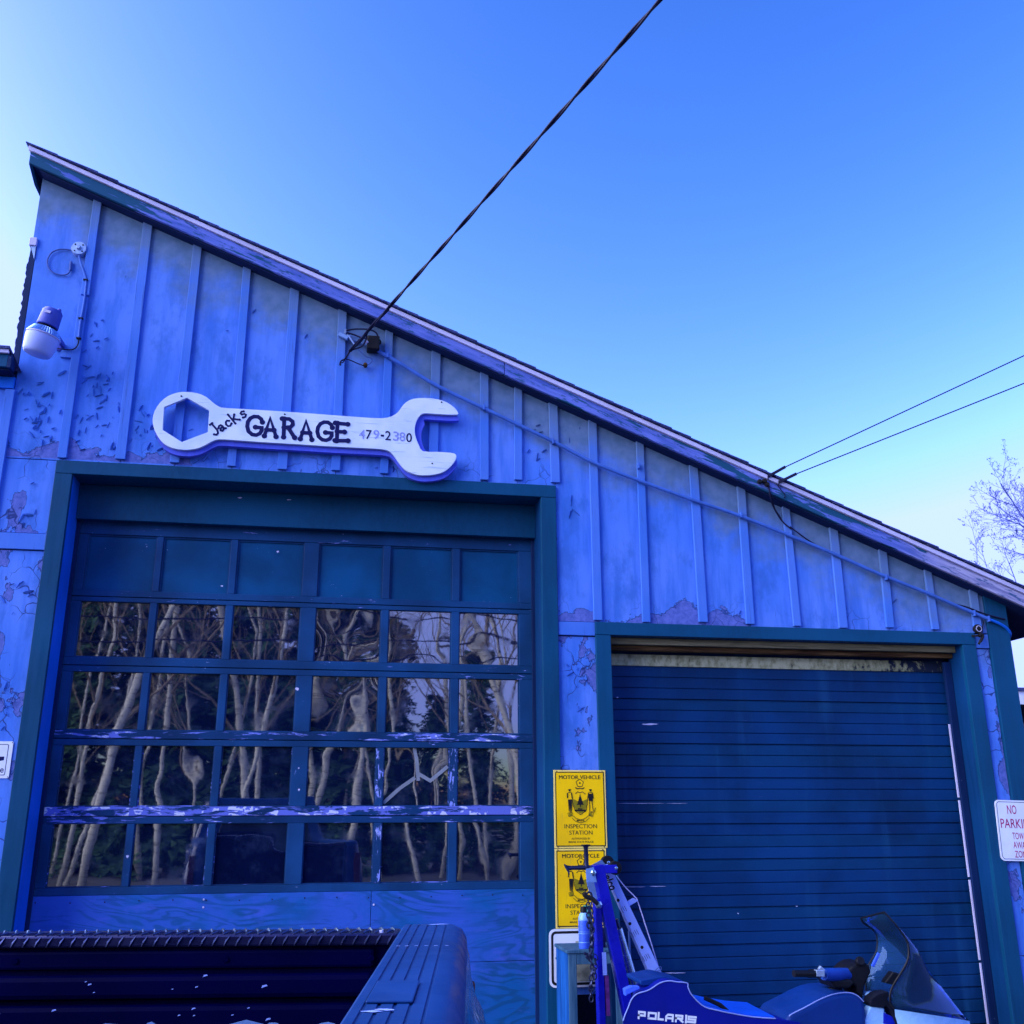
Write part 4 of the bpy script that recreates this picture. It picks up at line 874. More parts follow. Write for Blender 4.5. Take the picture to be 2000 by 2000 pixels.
# ------------------------------------------------------------------ signs on the wall
zy = zm(1020, 1480, 300)
def flat(parent, name, pts, y, mat): return MB().prism([Vector((p[0], y, p[1])) for p in pts], (0, 0.0012, 0)).obj(name, mat, parent)
def frame_line(parent, x0, x1, z0, z1, w, y, mat, name='border'):
    mb = MB()
    for a in ((x0, x1, z1 - w, z1), (x0, x1, z0, z0 + w), (x0, x0 + w, z0 + w, z1 - w), (x1 - w, x1, z0 + w, z1 - w)): mb.box(a[0], a[1], y, y + 0.001, a[2], a[3])
    return mb.obj(name, mat, parent)
def emblem(S, cx, cz, y, k):
    # two supporters, shield with a pine, star above, banner below
    e = MB(); lay = [0.0]
    def poly(pts, mb=None):
        lay[0] += 0.00012; (mb or e).add([(cx + p[0] * k, y - lay[0], cz + p[1] * k) for p in pts], [tuple(range(len(pts)))])
    def circ(x, z, r, n=12, mb=None): poly([(x + r * math.cos(2 * math.pi * i / n), z + r * math.sin(2 * math.pi * i / n)) for i in range(n)], mb)
    def line(pts, w, mb=None): lay[0] += 0.00012; ribbon(mb or e, [(cx + p[0] * k, y, cz + p[1] * k) for p in pts], w * k, (0, -1, 0), lay[0])
    line([(math.sin(i * 2 * math.pi / 5) * 0.17, 0.74 + math.cos(i * 2 * math.pi / 5) * 0.17) for i in range(6)], 0.028)
    poly([(math.sin(i * math.pi / 5) * (0.06 if i % 2 == 0 else 0.025), 0.74 + math.cos(i * math.pi / 5) * (0.06 if i % 2 == 0 else 0.025)) for i in range(10)])
    line([(-0.20, 0.56), (-0.12, 0.50), (0.0, 0.53), (0.12, 0.50), (0.20, 0.56)], 0.045)
    line([(-0.20, 0.30), (-0.10, 0.38), (0.0, 0.34), (0.10, 0.38), (0.24, 0.28)], 0.03)
    for q in (0, 1, 2, 3, 4): poly([(-0.05 - 0.028 * q, 0.12 - 0.07 * q), (0.05 + 0.028 * q, 0.12 - 0.07 * q), (0.0, 0.30 - 0.07 * q)])
    poly([(-0.02, -0.26), (0.02, -0.26), (0.02, -0.15), (-0.02, -0.15)]); poly([(-0.26, -0.36), (0.28, -0.36), (0.24, -0.42), (-0.22, -0.42)]); poly([(-0.10, -0.30), (0.10, -0.31), (0.06, -0.35), (-0.12, -0.34)])
    line([(-0.36, 0.20), (-0.32, -0.15), (-0.24, -0.40), (0.0, -0.56), (0.24, -0.40), (0.30, -0.15), (0.34, 0.20)], 0.028)
    for s in (-1, 1):
        x = 0.46 * s
        circ(x, 0.44, 0.045); line([(x - 0.07, 0.47), (x + 0.07, 0.48)], 0.022)
        line([(x - 0.09, 0.34), (x - 0.10, 0.12)], 0.05); line([(x + 0.08, 0.34), (x + 0.11, 0.10)], 0.05); line([(x - 0.06, 0.36), (x + 0.06, 0.36)], 0.03)
        if s < 0: poly([(x - 0.08, 0.06), (x + 0.10, 0.06), (x + 0.09, -0.20), (x + 0.06, -0.46), (x + 0.02, -0.46), (x + 0.0, -0.16), (x - 0.02, -0.44), (x - 0.05, -0.44)])
        else:
            poly([(x - 0.07, 0.30), (x + 0.07, 0.30), (x + 0.10, 0.0), (x - 0.09, 0.0)]); line([(x - 0.05, 0.0), (x - 0.06, -0.44)], 0.03); line([(x + 0.05, 0.0), (x + 0.10, -0.42)], 0.03); line([(x - 0.02, -0.44), (x + 0.14, -0.46), (x + 0.20, -0.28)], 0.025)
    for s in (-1, 1): line([(0.56 * s, -0.50), (0.52 * s, -0.64), (0.36 * s, -0.60), (0.38 * s, -0.46), (0.56 * s, -0.50)], 0.02)
    line([(-0.34, -0.60), (-0.2, -0.72), (0, -0.77), (0.2, -0.72), (0.34, -0.60)], 0.02); line([(-0.38, -0.70), (-0.22, -0.84), (0, -0.90), (0.22, -0.84), (0.38, -0.70)], 0.02)
    e.obj('emblem', M['inkb'], S)
    o_ = MB(); lay[0] = 0.0
    poly([(-0.31, 0.08), (-0.12, 0.0), (0.12, 0.0), (0.30, 0.08), (0.27, -0.2), (0.2, -0.40), (0, -0.52), (-0.2, -0.40), (-0.28, -0.2)], o_); poly([(-0.50, -0.5), (-0.4, -0.5), (-0.36, -0.62), (-0.5, -0.62)], o_); poly([(0.50, -0.5), (0.4, -0.5), (0.36, -0.62), (0.5, -0.62)], o_)
    o_.obj('emblem_tint', M['olive'], S)
    text(S, 'MAINE', (cx, y - 0.0006, cz - 0.80 * k), 0.085 * k, M['inkb'], bold=0.015, width=0.34 * k)
def inspection_sign(tl, br, title, lines, label):
    a = P(*tl, -0.032); b = P(*br, -0.032); x0, x1, z0, z1 = a.x, b.x, b.z, a.z; w = x1 - x0; h = z1 - z0; cx = (x0 + x1) / 2
    S = thing('inspection_sign', label, 'sign', (cx, -0.02, z0))
    MB().box(x0, x1, -0.0315, -0.0262, z0, z1).obj('plate', M['yellowd'], S, bevel=0.001)
    MB().box(x0 + 0.016, x1 - 0.016, -0.0325, -0.0316, z0 + 0.016, z1 - 0.016).obj('face', M['yellow'], S)
    frame_line(S, x0 + 0.010, x1 - 0.010, z0 + 0.010, z1 - 0.010, 0.0055, -0.0328, M['inkb'])
    text(S, title, (cx, -0.0332, z1 - 0.092 * h), 0.050 * h, M['inkb'], width=w * 0.80 if 'V' in title else w * 0.72)
    text(S, title, (cx + 0.0011, -0.0334, z1 - 0.092 * h), 0.050 * h, M['inkb'], width=w * 0.80 if 'V' in title else w * 0.72)
    emblem(S, cx, z1 - 0.400 * h, -0.0330, 0.312 * h)
    text(S, 'INSPECTION', (cx, -0.0332, z0 + 0.276 * h), 0.052 * h, M['inkb'], width=w * 0.62, bold=0.004); text(S, 'STATION', (cx, -0.0332, z0 + 0.196 * h), 0.052 * h, M['inkb'], width=w * 0.44, bold=0.004)
    for t_, zf in (('AUTHORIZED BY', 0.120), ('MAINE STATE POLICE', 0.078)): text(S, t_, (cx, -0.0332, z0 + zf * h), 0.024 * h, M['inkb'], width=w * (0.36 if 'BY' in t_ else 0.47), bold=0.01)
    for xx in (x0 + 0.02, x1 - 0.02):
        for zz_ in (z0 + 0.006, z1 - 0.006): MB().lathe([(0.003, 0), (0.002, 0.002)], 8, Matrix.Translation((xx, -0.0317, zz_)) @ Matrix.Rotation(R(90), 4, 'X')).obj('screw_head', M['inkb'], S)
    return S
inspection_sign((1081, 1504), (1186.5, 1656), 'MOTOR VEHICLE', None, 'yellow sign headed MOTOR VEHICLE with a black state crest, between the two doors')
inspection_sign((1083.5, 1658), (1188, 1812), 'MOTORCYCLE', None, 'yellow sign headed MOTORCYCLE with a state crest, half hidden behind the blue hoist')

def rounded(x0, x1, z0, z1, r, n=5):
    pts = []
    for cx, cz, a0_ in ((x1 - r, z1 - r, 0), (x0 + r, z1 - r, 90), (x0 + r, z0 + r, 180), (x1 - r, z0 + r, 270)):
        for i in range(n + 1): w = R(a0_ + 90 * i / n); pts.append((cx + r * math.cos(w), cz + r * math.sin(w)))
    return pts
def ring_poly(parent, outer, inner, y, mat, name='border'):
    n = len(outer); mb = MB(); mb.add([(p[0], y, p[1]) for p in outer] + [(p[0], y, p[1]) for p in inner], [(i, (i + 1) % n, n + (i + 1) % n, n + i) for i in range(n)]); return mb.obj(name, mat, parent)
# bordered plate low on the wall behind the stand
a = P(1072, 1815, -0.03); b = P(1192, 1926, -0.03); x0, x1, z0, z1 = a.x, b.x, b.z, a.z
PS = thing('bordered_plate', 'white plate sign with a heavy black border behind the wooden stand', 'sign', ((x0 + x1) / 2, -0.02, z0))
MB().prism([Vector((p[0], -0.032, p[1])) for p in rounded(x0, x1, z0, z1, 0.035)], (0, 0.0055, 0)).obj('plate', M['white'], PS)
ring_poly(PS, rounded(x0 + 0.012, x1 - 0.012, z0 + 0.012, z1 - 0.012, 0.028), rounded(x0 + 0.026, x1 - 0.026, z0 + 0.026, z1 - 0.026, 0.016), -0.0325, M['inkb'])
MB().box(x0 + 0.16, x1 - 0.05, -0.0330, -0.0322, z0 + 0.03, z0 + 0.135).obj('stained_patch', M['cream'], PS)
MB().box(x0 + 0.15, x1 - 0.05, -0.0333, -0.0322, z0 + 0.14, z0 + 0.20).obj('printed_bar', M['inkb'], PS)
MB().box(x0 + 0.16, x1 - 0.05, -0.0331, -0.0322, z0 + 0.205, z0 + 0.25).obj('stained_patch', M['cream'], PS)
MB().lathe([(0.006, 0), (0.005, 0.003)], 10, Matrix.Translation((x0 + 0.042, -0.0326, (z0 + z1) / 2)) @ Matrix.Rotation(R(90), 4, 'X')).obj('bolt', M['inkb'], PS)
# small white sign at the far left of the large door
a = P(26.5, 1448, -0.005); b = P(17, 1520, -0.005)
x1 = (a.x + b.x) / 2; z1 = a.z; z0 = b.z; x0 = x1 - 0.42
ES = thing('direction_sign', 'small white metal sign with a black arrow and thin border left of the large door', 'sign', ((x0 + x1) / 2, -0.005, z0))
MB().prism([Vector((p[0], -0.0062, p[1])) for p in rounded(x0, x1, z0, z1, 0.008)], (0, 0.004, 0)).obj('plate', M['white'], ES)
ring_poly(ES, rounded(x0 + 0.022, x1 - 0.022, z0 + 0.016, z1 - 0.016, 0.008), rounded(x0 + 0.0255, x1 - 0.0255, z0 + 0.0195, z1 - 0.0195, 0.006), -0.0067, M['ink'])
za = zm(0, 1400, 150)
text(ES, 'e', P(*za(45, 1350), -0.0068), 0.034, M['ink'], width=0.020, bold=0.01)
c = P(*za(100, 1055), -0.0068)
MB().add([(c.x, -0.0068, c.z + 0.012), (c.x, -0.0068, c.z - 0.008), (c.x - 0.08, -0.0068, c.z - 0.024), (c.x - 0.08, -0.0068, c.z + 0.012)], [(0, 1, 2, 3)]).obj('arrow', M['ink'], ES)
for p in ((315, 650), (190, 1515)): MB().lathe([(0.003, 0), (0.002, 0.002)], 8, Matrix.Translation(P(*za(*p), -0.0062)) @ Matrix.Rotation(R(90), 4, 'X')).obj('screw_head', M['inkb'], ES)
# no parking sign on the right corner
a = P(1942, 1562, -0.03); b = P(1964, 1681, -0.03); ex = Vector((0.998, 0, -0.028)).normalized(); ez = Vector((0.028, 0, 0.998)).normalized()
NP = thing('parking_sign', 'white sign with crimson NO PARKING TOW AWAY ZONE lettering on the right corner board', 'sign', (a.x + 0.14, -0.03, b.z))
wN, hN = 0.305, a.z - b.z
def np(u, v, y=-0.0305): q = Vector((a.x, y, a.z)) + ex * u + ez * (-v); q.y = y; return q
MB().prism([np(p[0], -p[1]) for p in rounded(0, wN, -hN, 0, 0.028)], (0, 0.005, 0)).obj('plate', M['white'], NP)
o1 = rounded(0.010, wN - 0.010, -hN + 0.010, -0.010, 0.022); o2 = rounded(0.0135, wN - 0.0135, -hN + 0.0135, -0.0135, 0.019); n = len(o1)
MB().add([np(p[0], -p[1], -0.0311) for p in o1] + [np(p[0], -p[1], -0.0311) for p in o2], [(i, (i + 1) % n, n + (i + 1) % n, n + i) for i in range(n)]).obj('border', M['ink'], NP)
for t_, u, v, h, w in (('NO', 0.118, 0.060, 0.058, 0.068), ('PARKING', 0.153, 0.148, 0.060, 0.255), ('TOW', 0.142, 0.226, 0.043, 0.082), ('AWAY', 0.155, 0.283, 0.043, 0.112), ('ZONE', 0.155, 0.340, 0.043, 0.104)):
    text(NP, t_, np(u, v, -0.0313), h, M['red'], right=ex, up=ez, width=w, bold=0.006)
# ------------------------------------------------------------------ wooden stand with bottles
zb_ = zm(1060, 1760, 160); zh = zm(1050, 1650, 350); z7 = zm(1110, 1640, 160)
bx0, bx1, by0, by1, bz = 1.322, 1.64, -0.42, -0.10, 0.905
SN = thing('wooden_stand', 'blue-washed wooden stand with plank side, beside the blue hoist', 'stand', (1.48, -0.26, 0))
MB().box(bx0 - 0.008, bx1, by0 - 0.01, by1, bz - 0.018, bz).obj('top', M['benchd'], SN, bevel=0.003)
MB().box(bx0, bx0 + 0.02, by0 + 0.012, by1 - 0.01, 0.0, bz - 0.019).obj('side_board', M['bench'], SN, bevel=0.002)
for x, y in ((bx0 + 0.003, by0), (bx1 - 0.05, by0), (bx1 - 0.05, by1 - 0.05)):
    MB().box(x, x + 0.046, y - 0.004, y + 0.011 if y == by0 else y + 0.045, 0.0, bz - 0.019).obj('leg', M['benchd'], SN, bevel=0.003)
MB().box(bx0 + 0.05, bx1 - 0.052, by0 - 0.003, by0 + 0.012, bz - 0.075, bz - 0.019).obj('apron', M['benchd'], SN, bevel=0.002)
MB().box(bx0 + 0.021, bx1 - 0.004, by0 + 0.02, by1 - 0.012, 0.28, 0.30).obj('shelf', M['benchd'], SN, bevel=0.002)
MB().box(bx0 + 0.022, bx1 - 0.052, by1 - 0.026, by1 - 0.013, 0.02, 0.63).obj('shade_sheet', M['dark'], SN)  # near-black sheet put in for the deep shade behind the legs
cx_, cy_ = 1.432, -0.36
CN = thing('spray_can', 'blue and white spray can with a black cap on the wooden stand', 'can', (cx_, cy_, bz))
fc = Matrix.Translation((cx_, cy_, bz + 0.0006))
MB().lathe([(0.030, 0.0), (0.031, 0.004), (0.031, 0.150)], 24, fc).obj('can_body', M['canblue'], CN, smooth=True)
MB().lathe([(0.0305, 0.1505), (0.029, 0.165), (0.022, 0.182), (0.018, 0.186)], 24, fc).obj('shoulder', M['cansky'], CN, smooth=True)
MB().lathe([(0.018, 0.186), (0.0185, 0.212), (0.015, 0.218)], 20, fc).obj('cap', M['black'], CN, smooth=True)
mb = MB()
for h_, t_ in ((0.030, 0.004), (0.076, 0.003), (0.086, 0.002), (0.146, 0.003)): mb.lathe([(0.0312, h_), (0.0312, h_ + t_)], 24, fc)
mb.obj('printed_band', M['cansky'], CN)
GBt = thing('green_bottle', 'green-topped squeeze bottle standing behind the spray can', 'bottle', (1.475, -0.25, bz)); fg = Matrix.Translation((1.475, -0.25, bz + 0.0006))
MB().lathe([(0.034, 0.0), (0.036, 0.006), (0.036, 0.11), (0.033, 0.15)], 20, fg).obj('bottle_body', M['cansky'], GBt, smooth=True)
MB().lathe([(0.033, 0.15), (0.034, 0.175), (0.026, 0.205), (0.016, 0.215)], 20, fg).obj('cap', M['green'], GBt, smooth=True)
JR = thing('dark_jar', 'squat dark jar on the wooden stand next to the hoist', 'jar', (1.520, -0.33, bz)); fg = Matrix.Translation((1.520, -0.33, bz + 0.0006))
MB().lathe([(0.038, 0.0), (0.042, 0.008), (0.042, 0.085), (0.030, 0.105)], 20, fg).obj('jar_body', M['ink'], JR, smooth=True)
MB().lathe([(0.024, 0.105), (0.024, 0.16), (0.020, 0.164)], 18, fg).obj('lid', M['black'], JR, smooth=True)

# ------------------------------------------------------------------ engine hoist
YH = -0.72
H = thing('engine_hoist', 'folded blue shop crane with a pale drilled boom and hanging chain, before the roll door', 'hoist', (1.62, YH + 0.1, 0))
def bar(name, tl, tr, bl, br, mat, y0, dep, ground=True, zf=0.02, bevel=0.004):
    a, b, c_, d = (P(*q, y0) for q in (tl, tr, bl, br))
    if ground:
        mt = (a + b) / 2; mbm = (c_ + d) / 2; t = (zf - mbm.z) / (mbm.z - mt.z); e = (mbm - mt) * t; c_ = c_ + e; d = d + e; c_.z = d.z = zf
    return MB().prism([a, b, d, c_], (0, dep, 0)).obj(name, mat, H, bevel=bevel)
bar('column', zh(605, 225), zh(715, 210), zh(895, 1640), zh(1000, 1520), M['hblue'], YH, 0.075)
bar('rear_column', zh(622, 600), zh(692, 590), zh(665, 1850), zh(735, 1850), M['hblue'], YH + 0.02, 0.065)
MB().beam(P(*zh(715, 1160), YH + 0.018), P(*zh(728, 1405), YH + 0.018), 0.022, 0.002).obj('warning_label', M['harm'], H)
MB().beam(P(*zh(740, 1410), YH + 0.03), P(*zh(760, 1840), YH + 0.03), 0.020, 0.02).obj('red_sleeve', M['pink'], H)
bar('brace', zh(690, 690), zh(725, 690), zh(870, 1650), zh(925, 1650), M['hgrey'], YH + 0.09, 0.03)
bar('boom', zh(700, 215), zh(775, 205), zh(1225, 1430), zh(1352, 1403), M['harm'], YH + 0.085, 0.06, ground=False)
bp = [zh(*p) for p in ((1225, 1430), (1352, 1403))]
MB().prism([P(*zh(*p), YH + 0.083) for p in ((735, 215), (690, 160), (590, 215), (520, 255), (530, 400), (560, 530), (640, 600), (720, 600), (690, 430))], (0, 0.006, 0)).obj('cheek_plate', M['hgrey'], H, bevel=0.001)
MB().prism([P(*zh(*p), YH - 0.004) for p in ((605, 240), (520, 262), (532, 405), (640, 405))], (0, 0.0038, 0)).obj('cheek_plate', M['hgrey'], H, bevel=0.001)
for p, r_ in (((598, 300), 0.016), ((655, 645), 0.02)):
    MB().lathe([(r_, 0), (r_, 0.010), (r_ * 0.5, 0.014)], 6, Matrix.Translation(P(*zh(*p), YH - 0.004)) @ Matrix.Rotation(R(90), 4, 'X')).obj('pivot_bolt', M['chrome'], H)
MB().prism([P(*z7(*p), YH - 0.002) for p in ((835, 605), (1150, 590), (1160, 790), (890, 800))], (0, 0.05, 0)).obj('roller_arm', M['hblue'], H, bevel=0.003)
for p, dy in (((1125, 670), 0.0), ((945, 540), 0.09)):
    f_ = Matrix.Translation(P(*z7(*p), YH + dy)) @ Matrix.Rotation(R(90), 4, 'X')
    MB().lathe([(0.018, -0.052), (0.034, -0.05), (0.036, -0.03), (0.036, -0.012), (0.033, -0.006), (0.02, -0.005)], 28, f_).obj('roller', M['black'], H, smooth=True)
    MB().lathe([(0.009, -0.004), (0.009, 0.006), (0.004, 0.008)], 8, f_).obj('axle_bolt', M['chrome'], H)
for p in ((868, 598), (995, 850), (1125, 1105)):
    MB().lathe([(0.0085, 0), (0.0085, 0.0012)], 16, Matrix.Translation(P(*zh(*p), YH + 0.0848)) @ Matrix.Rotation(R(90), 4, 'X')).obj('pin_hole', M['inkb'], H)
bu = (P(*zh(1125, 1105), YH + 0.083) - P(*zh(868, 598), YH + 0.083)).normalized(); bv = Vector((0, -1, 0)).cross(bu).normalized()
text(H, 'elco', P(*zh(785, 405), YH + 0.0842), 0.046, M['inkb'], right=bu, up=-bv if bv.x < 0 else bv, width=0.085, bold=0.02, shear=0.2)
for p in ((920, 700), (1050, 955), (1172, 1215)):
    c0 = P(*zh(*p), YH + 0.0842); mb = MB()
    for i in range(4): mb.beam(c0 + bv * (0.016 - 0.011 * i) - bu * (0.013 + 0.003 * (i % 2)), c0 + bv * (0.016 - 0.011 * i) + bu * (0.015 - 0.006 * (i == 1)), 0.0022, 0.0006)
    mb.obj('capacity_print', M['ink'], H)
MB().prism([P(*zh(*p), YH + 0.10) for p in ((955, 628), (1040, 575), (1085, 605), (985, 665))], (0, 0.03, 0)).obj('cable_strut', M['harm'], H, bevel=0.002)
MB().tube(spline([P(*zh(*p), YH + 0.115) for p in ((845, 330), (940, 450), (1050, 562), (1082, 620), (1180, 920), (1295, 1290))]), 0.0032, 6).obj('cable', M['drip'], H, smooth=True)
MB().tube([P(*zh(*p), YH + 0.085) for p in ((880, 905), (960, 1190))], 0.019, 14).obj('ram_sleeve', M['chrome'], H, smooth=True)
MB().tube([P(*zh(*p), YH + 0.085) for p in ((955, 1180), (1052, 1530), (1100, 1700))], 0.0235, 16).obj('ram_cylinder', M['chrome'], H, smooth=True)
MB().tube([P(*zh(*p), YH + 0.085) for p in ((850, 800), (885, 920))], 0.009, 8).obj('ram_rod', M['chain'], H, smooth=True)
MB().tube([P(*zh(*p), YH + 0.13) for p in ((985, 930), (1000, 1230))], 0.006, 6).obj('hose', M['hgrey'], H, smooth=True)
cc = P(*zh(1258, 1360), YH + 0.0835); MB().lathe([(0.008, 0), (0.006, 0.012)], 10, Matrix.Translation(cc) @ Matrix.Rotation(R(90), 4, 'X')).obj('hook_pin', M['hgrey'], H)
MB().tube(spline([cc + bv * 0.0 + Vector((-0.006, -0.008, -0.03)), cc + Vector((0, -0.012, 0)), cc + Vector((0.03, -0.012, 0.022)), cc + Vector((0.036, -0.012, 0.008)), cc + Vector((0.004, -0.012, -0.004))]), 0.002, 5).obj('pin_clip', M['pipe'], H)
def links(pts, mb, r=0.0042, L=0.034):
    P_ = spline(pts, 12); acc = 0.0; k = 0; last = P_[0]
    for i in range(1, len(P_)):
        acc += (P_[i] - P_[i - 1]).length
        if acc > L * 0.62:
            acc = 0.0; t = (P_[i] - last).normalized(); last = P_[i]; s = t.cross(Vector((0, 1, 0))).normalized() if k % 2 == 0 else Vector((0, 1, 0)); k += 1
            lp_ = [P_[i] + t * (math.cos(w) * L * 0.5) + s * (math.sin(w) * L * 0.31) for w in [2 * math.pi * q / 10 for q in range(11)]]
            mb.tube(lp_, r, 5, caps=False)
mb = MB(); links([P(*zh(*p), YH - 0.03) for p in ((560, 560), (575, 700), (590, 900), (580, 1100), (565, 1200), (590, 1320), (575, 1500), (580, 1680))], mb)
links([P(*zh(*p), YH - 0.022) for p in ((545, 600), (550, 760), (552, 900))], mb); links([P(*zh(*p), YH - 0.016) for p in ((600, 1170), (625, 1220), (615, 1400), (628, 1440))], mb, 0.003)
mb.obj('chain', M['chain'], H, smooth=True)
MB().tube(spline([P(*zh(*p), YH - 0.025) for p in ((500, 520), (530, 560), (590, 585), (650, 640))]), [0.012, 0.013, 0.014, 0.014, 0.013, 0.013, 0.013, 0.013, 0.012, 0.012, 0.012, 0.012, 0.012, 0.011, 0.011, 0.010], 8).obj('clevis', M['inkb'], H, smooth=True)
MB().tube(spline([P(*zh(*p), YH - 0.03) for p in ((520, 560), (540, 515), (575, 520), (590, 560))]), 0.005, 6).obj('shackle', M['chain'], H, smooth=True)
MB().tube(spline([P(*zh(*p), YH - 0.03) for p in ((500, 1170), (530, 1180), (530, 1210), (560, 1225), (575, 1200))]), 0.007, 6).obj('hook', M['chain'], H, smooth=True)
MB().box(1.40, 1.95, YH - 0.02, YH + 0.05, 0.03, 0.10).obj('base_leg', M['hblue'], H, bevel=0.004); MB().box(1.40, 1.95, YH + 0.12, YH + 0.19, 0.03, 0.10).obj('base_leg', M['hblue'], H, bevel=0.004); MB().box(1.38, 1.45, YH - 0.02, YH + 0.19, 0.0, 0.029).obj('foot', M['hblue'], H)
LW = thing('lug_wrench', 'dark cross-shaped wheel wrench hooked over the top of the hoist', 'wrench', tuple(P(*z7(430, 640), YH + 0.05)))
yw = YH + 0.045
MB().tube([P(*z7(*p), yw) for p in ((410, 115), (412, 150), (415, 200), (430, 620), (436, 720))], [0.030, 0.018, 0.012, 0.0125, 0.013], 10).obj('arm', M['chain'], LW, smooth=True)
MB().tube([P(*z7(*p), yw) for p in ((-35, 690), (0, 668), (60, 665), (430, 660), (520, 655))], [0.030, 0.014, 0.011, 0.0125, 0.012], 10).obj('arm', M['chain'], LW, smooth=True)

# ------------------------------------------------------------------ snowmobile
YN = -1.45; DS = 0.36
S = thing('snowmobile', 'blue snowmobile with white POLARIS lettering on the seat, smoked windscreen and pale hood', 'snowmobile', (2.3, YN + 0.2, 0))
zp = zm(1200, 1860, 200); zq = zm(1200, 1750, 400); zk = zm(1540, 1840, 220); zw = zm(1680, 1760, 260)
pip = [zp(*p) for p in ((165, 1290), (200, 1180), (260, 1040), (320, 890), (400, 800), (480, 762), (600, 730), (700, 682), (800, 612), (900, 562), (1000, 541), (1080, 541), (1180, 558), (1330, 570), (1388, 592), (1385, 640), (1430, 760), (1500, 850), (1600, 955), (1700, 1026), (1800, 1065))] + [zq(*p) for p in ((900, 1062), (1000, 1085), (1100, 1106), (1300, 1140), (1520, 1156))]
prof = [P(*p, YN) for p in pip]
poly = prof + [Vector((prof[-1].x + 0.12, YN, prof[-1].z - 0.02)), Vector((prof[-1].x + 0.16, YN, 0.50)), Vector((prof[0].x - 0.02, YN, 0.50))]
sx0, sx1 = prof[0].x, prof[11].x
farp = [Vector((p.x + 0.13 * max(0.0, 1 - (p.x - sx0) / (sx1 - sx0)) ** 0.8, p.y + DS * 0.92, p.z - 0.004)) for p in poly]
n = len(poly); mb = MB(); mb.add(poly + farp, [tuple(range(n)), tuple(n + i for i in reversed(range(n)))] + [((i + 1) % n, i, n + i, n + (i + 1) % n) for i in range(n)])
mb.obj('seat', M['seat'], S, bevel=0.010, seg=3)
MB().tube(spline([p + Vector((0, -0.001, 0.0)) for p in prof], 2), 0.0028, 6).obj('piping', M['piping'], S, smooth=True)
# seat top over the low part, sky light painted in as brighter blue
pad = [p + Vector((0, 0, 0.004)) for p in prof[17:26]]
top_ = []
for p in pad: top_.append((p, Vector((p.x, YN + DS - 0.02, p.z + 0.012))))
mb = MB(); n = len(top_)
mb.add([a_ + Vector((0, 0.012, 0.002)) for a_, b_ in top_] + [b_ for a_, b_ in top_] + [a_ + Vector((0, 0.012, -0.02)) for a_, b_ in top_] + [b_ + Vector((0, 0, -0.05)) for a_, b_ in top_],
       [(i, i + 1, n + i + 1, n + i) for i in range(n - 1)] + [(n + i, n + i + 1, 3 * n + i + 1, 3 * n + i) for i in range(n - 1)] + [(i + 1, i, 2 * n + i, 2 * n + i + 1) for i in range(n - 1)])
mb.obj('lit_seat_top', M['seattop'], S, smooth=True)
q0 = [P(*zq(*p), YN + 0.05) for p in ((850, 960), (1000, 1030), (1080, 1100))]
MB().tube(q0, 0.010, 6).obj('seat_strap', M['black'], S)
# backrest pad on the hump
bk = [zp(*p) for p in ((490, 545), (500, 515), (700, 480), (800, 452), (920, 438), (1040, 460), (1150, 490), (1290, 520), (1340, 565), (1200, 560), (1000, 525), (900, 540), (760, 600), (560, 615), (505, 600))]
MB().prism([P(*p, YN + 0.10) + Vector((0, 0, -0.004)) for p in bk], (0, DS - 0.12, 0)).obj('backrest_pad', M['seatgrey'], S, bevel=0.008, seg=3)
MB().prism([P(*zp(*p), YN + 0.02) for p in ((195, 700), (330, 640), (470, 640), (480, 690), (250, 800), (215, 830))], (0, 0.04, 0)).obj('luggage_clip', M['canblue'], S, bevel=0.003)
# maker's name
PT = {'P': [[(.1, 0), (.1, .9), (.8, .9), (.8, .42), (.1, .42)]], 'O': [[(.12, .1), (.12, .9), (.88, .9), (.88, .1), (.12, .1), (.12, .2)]], 'L': [[(.1, 1), (.1, .1), (.8, .1)]], 'A': [[(.1, 0), (.1, .62), (.3, .9), (.85, .9), (.85, 0)], [(.1, .38), (.85, .38)]],
      'R': [[(.1, 0), (.1, .9), (.8, .9), (.8, .48), (.1, .48)], [(.45, .45), (.85, 0)]], 'I': [[(.5, 0), (.5, 1)]], 'S': [[(.9, .9), (.12, .9), (.12, .5), (.86, .5), (.86, .1), (.05, .1)]]}
for ch, x0, x1 in (('P', 440, 600), ('O', 618, 798), ('L', 815, 935), ('A', 955, 1120), ('R', 1140, 1310), ('I', 1322, 1372), ('S', 1372, 1545)):
    yb0 = lambda x: 1238 + (x - 440) * 0.088; yt0 = lambda x: 1108 + (x - 440) * 0.098
    strokes(S, ch, zp(x0, yb0(x0)), zp(x1, yb0(x1)), zp(x0 + 8, yt0(x0)), YN - 0.0005, 0.0088 if ch != 'I' else 0.0095, 0, M['white'], square=(ch != 'O'), table=PT)
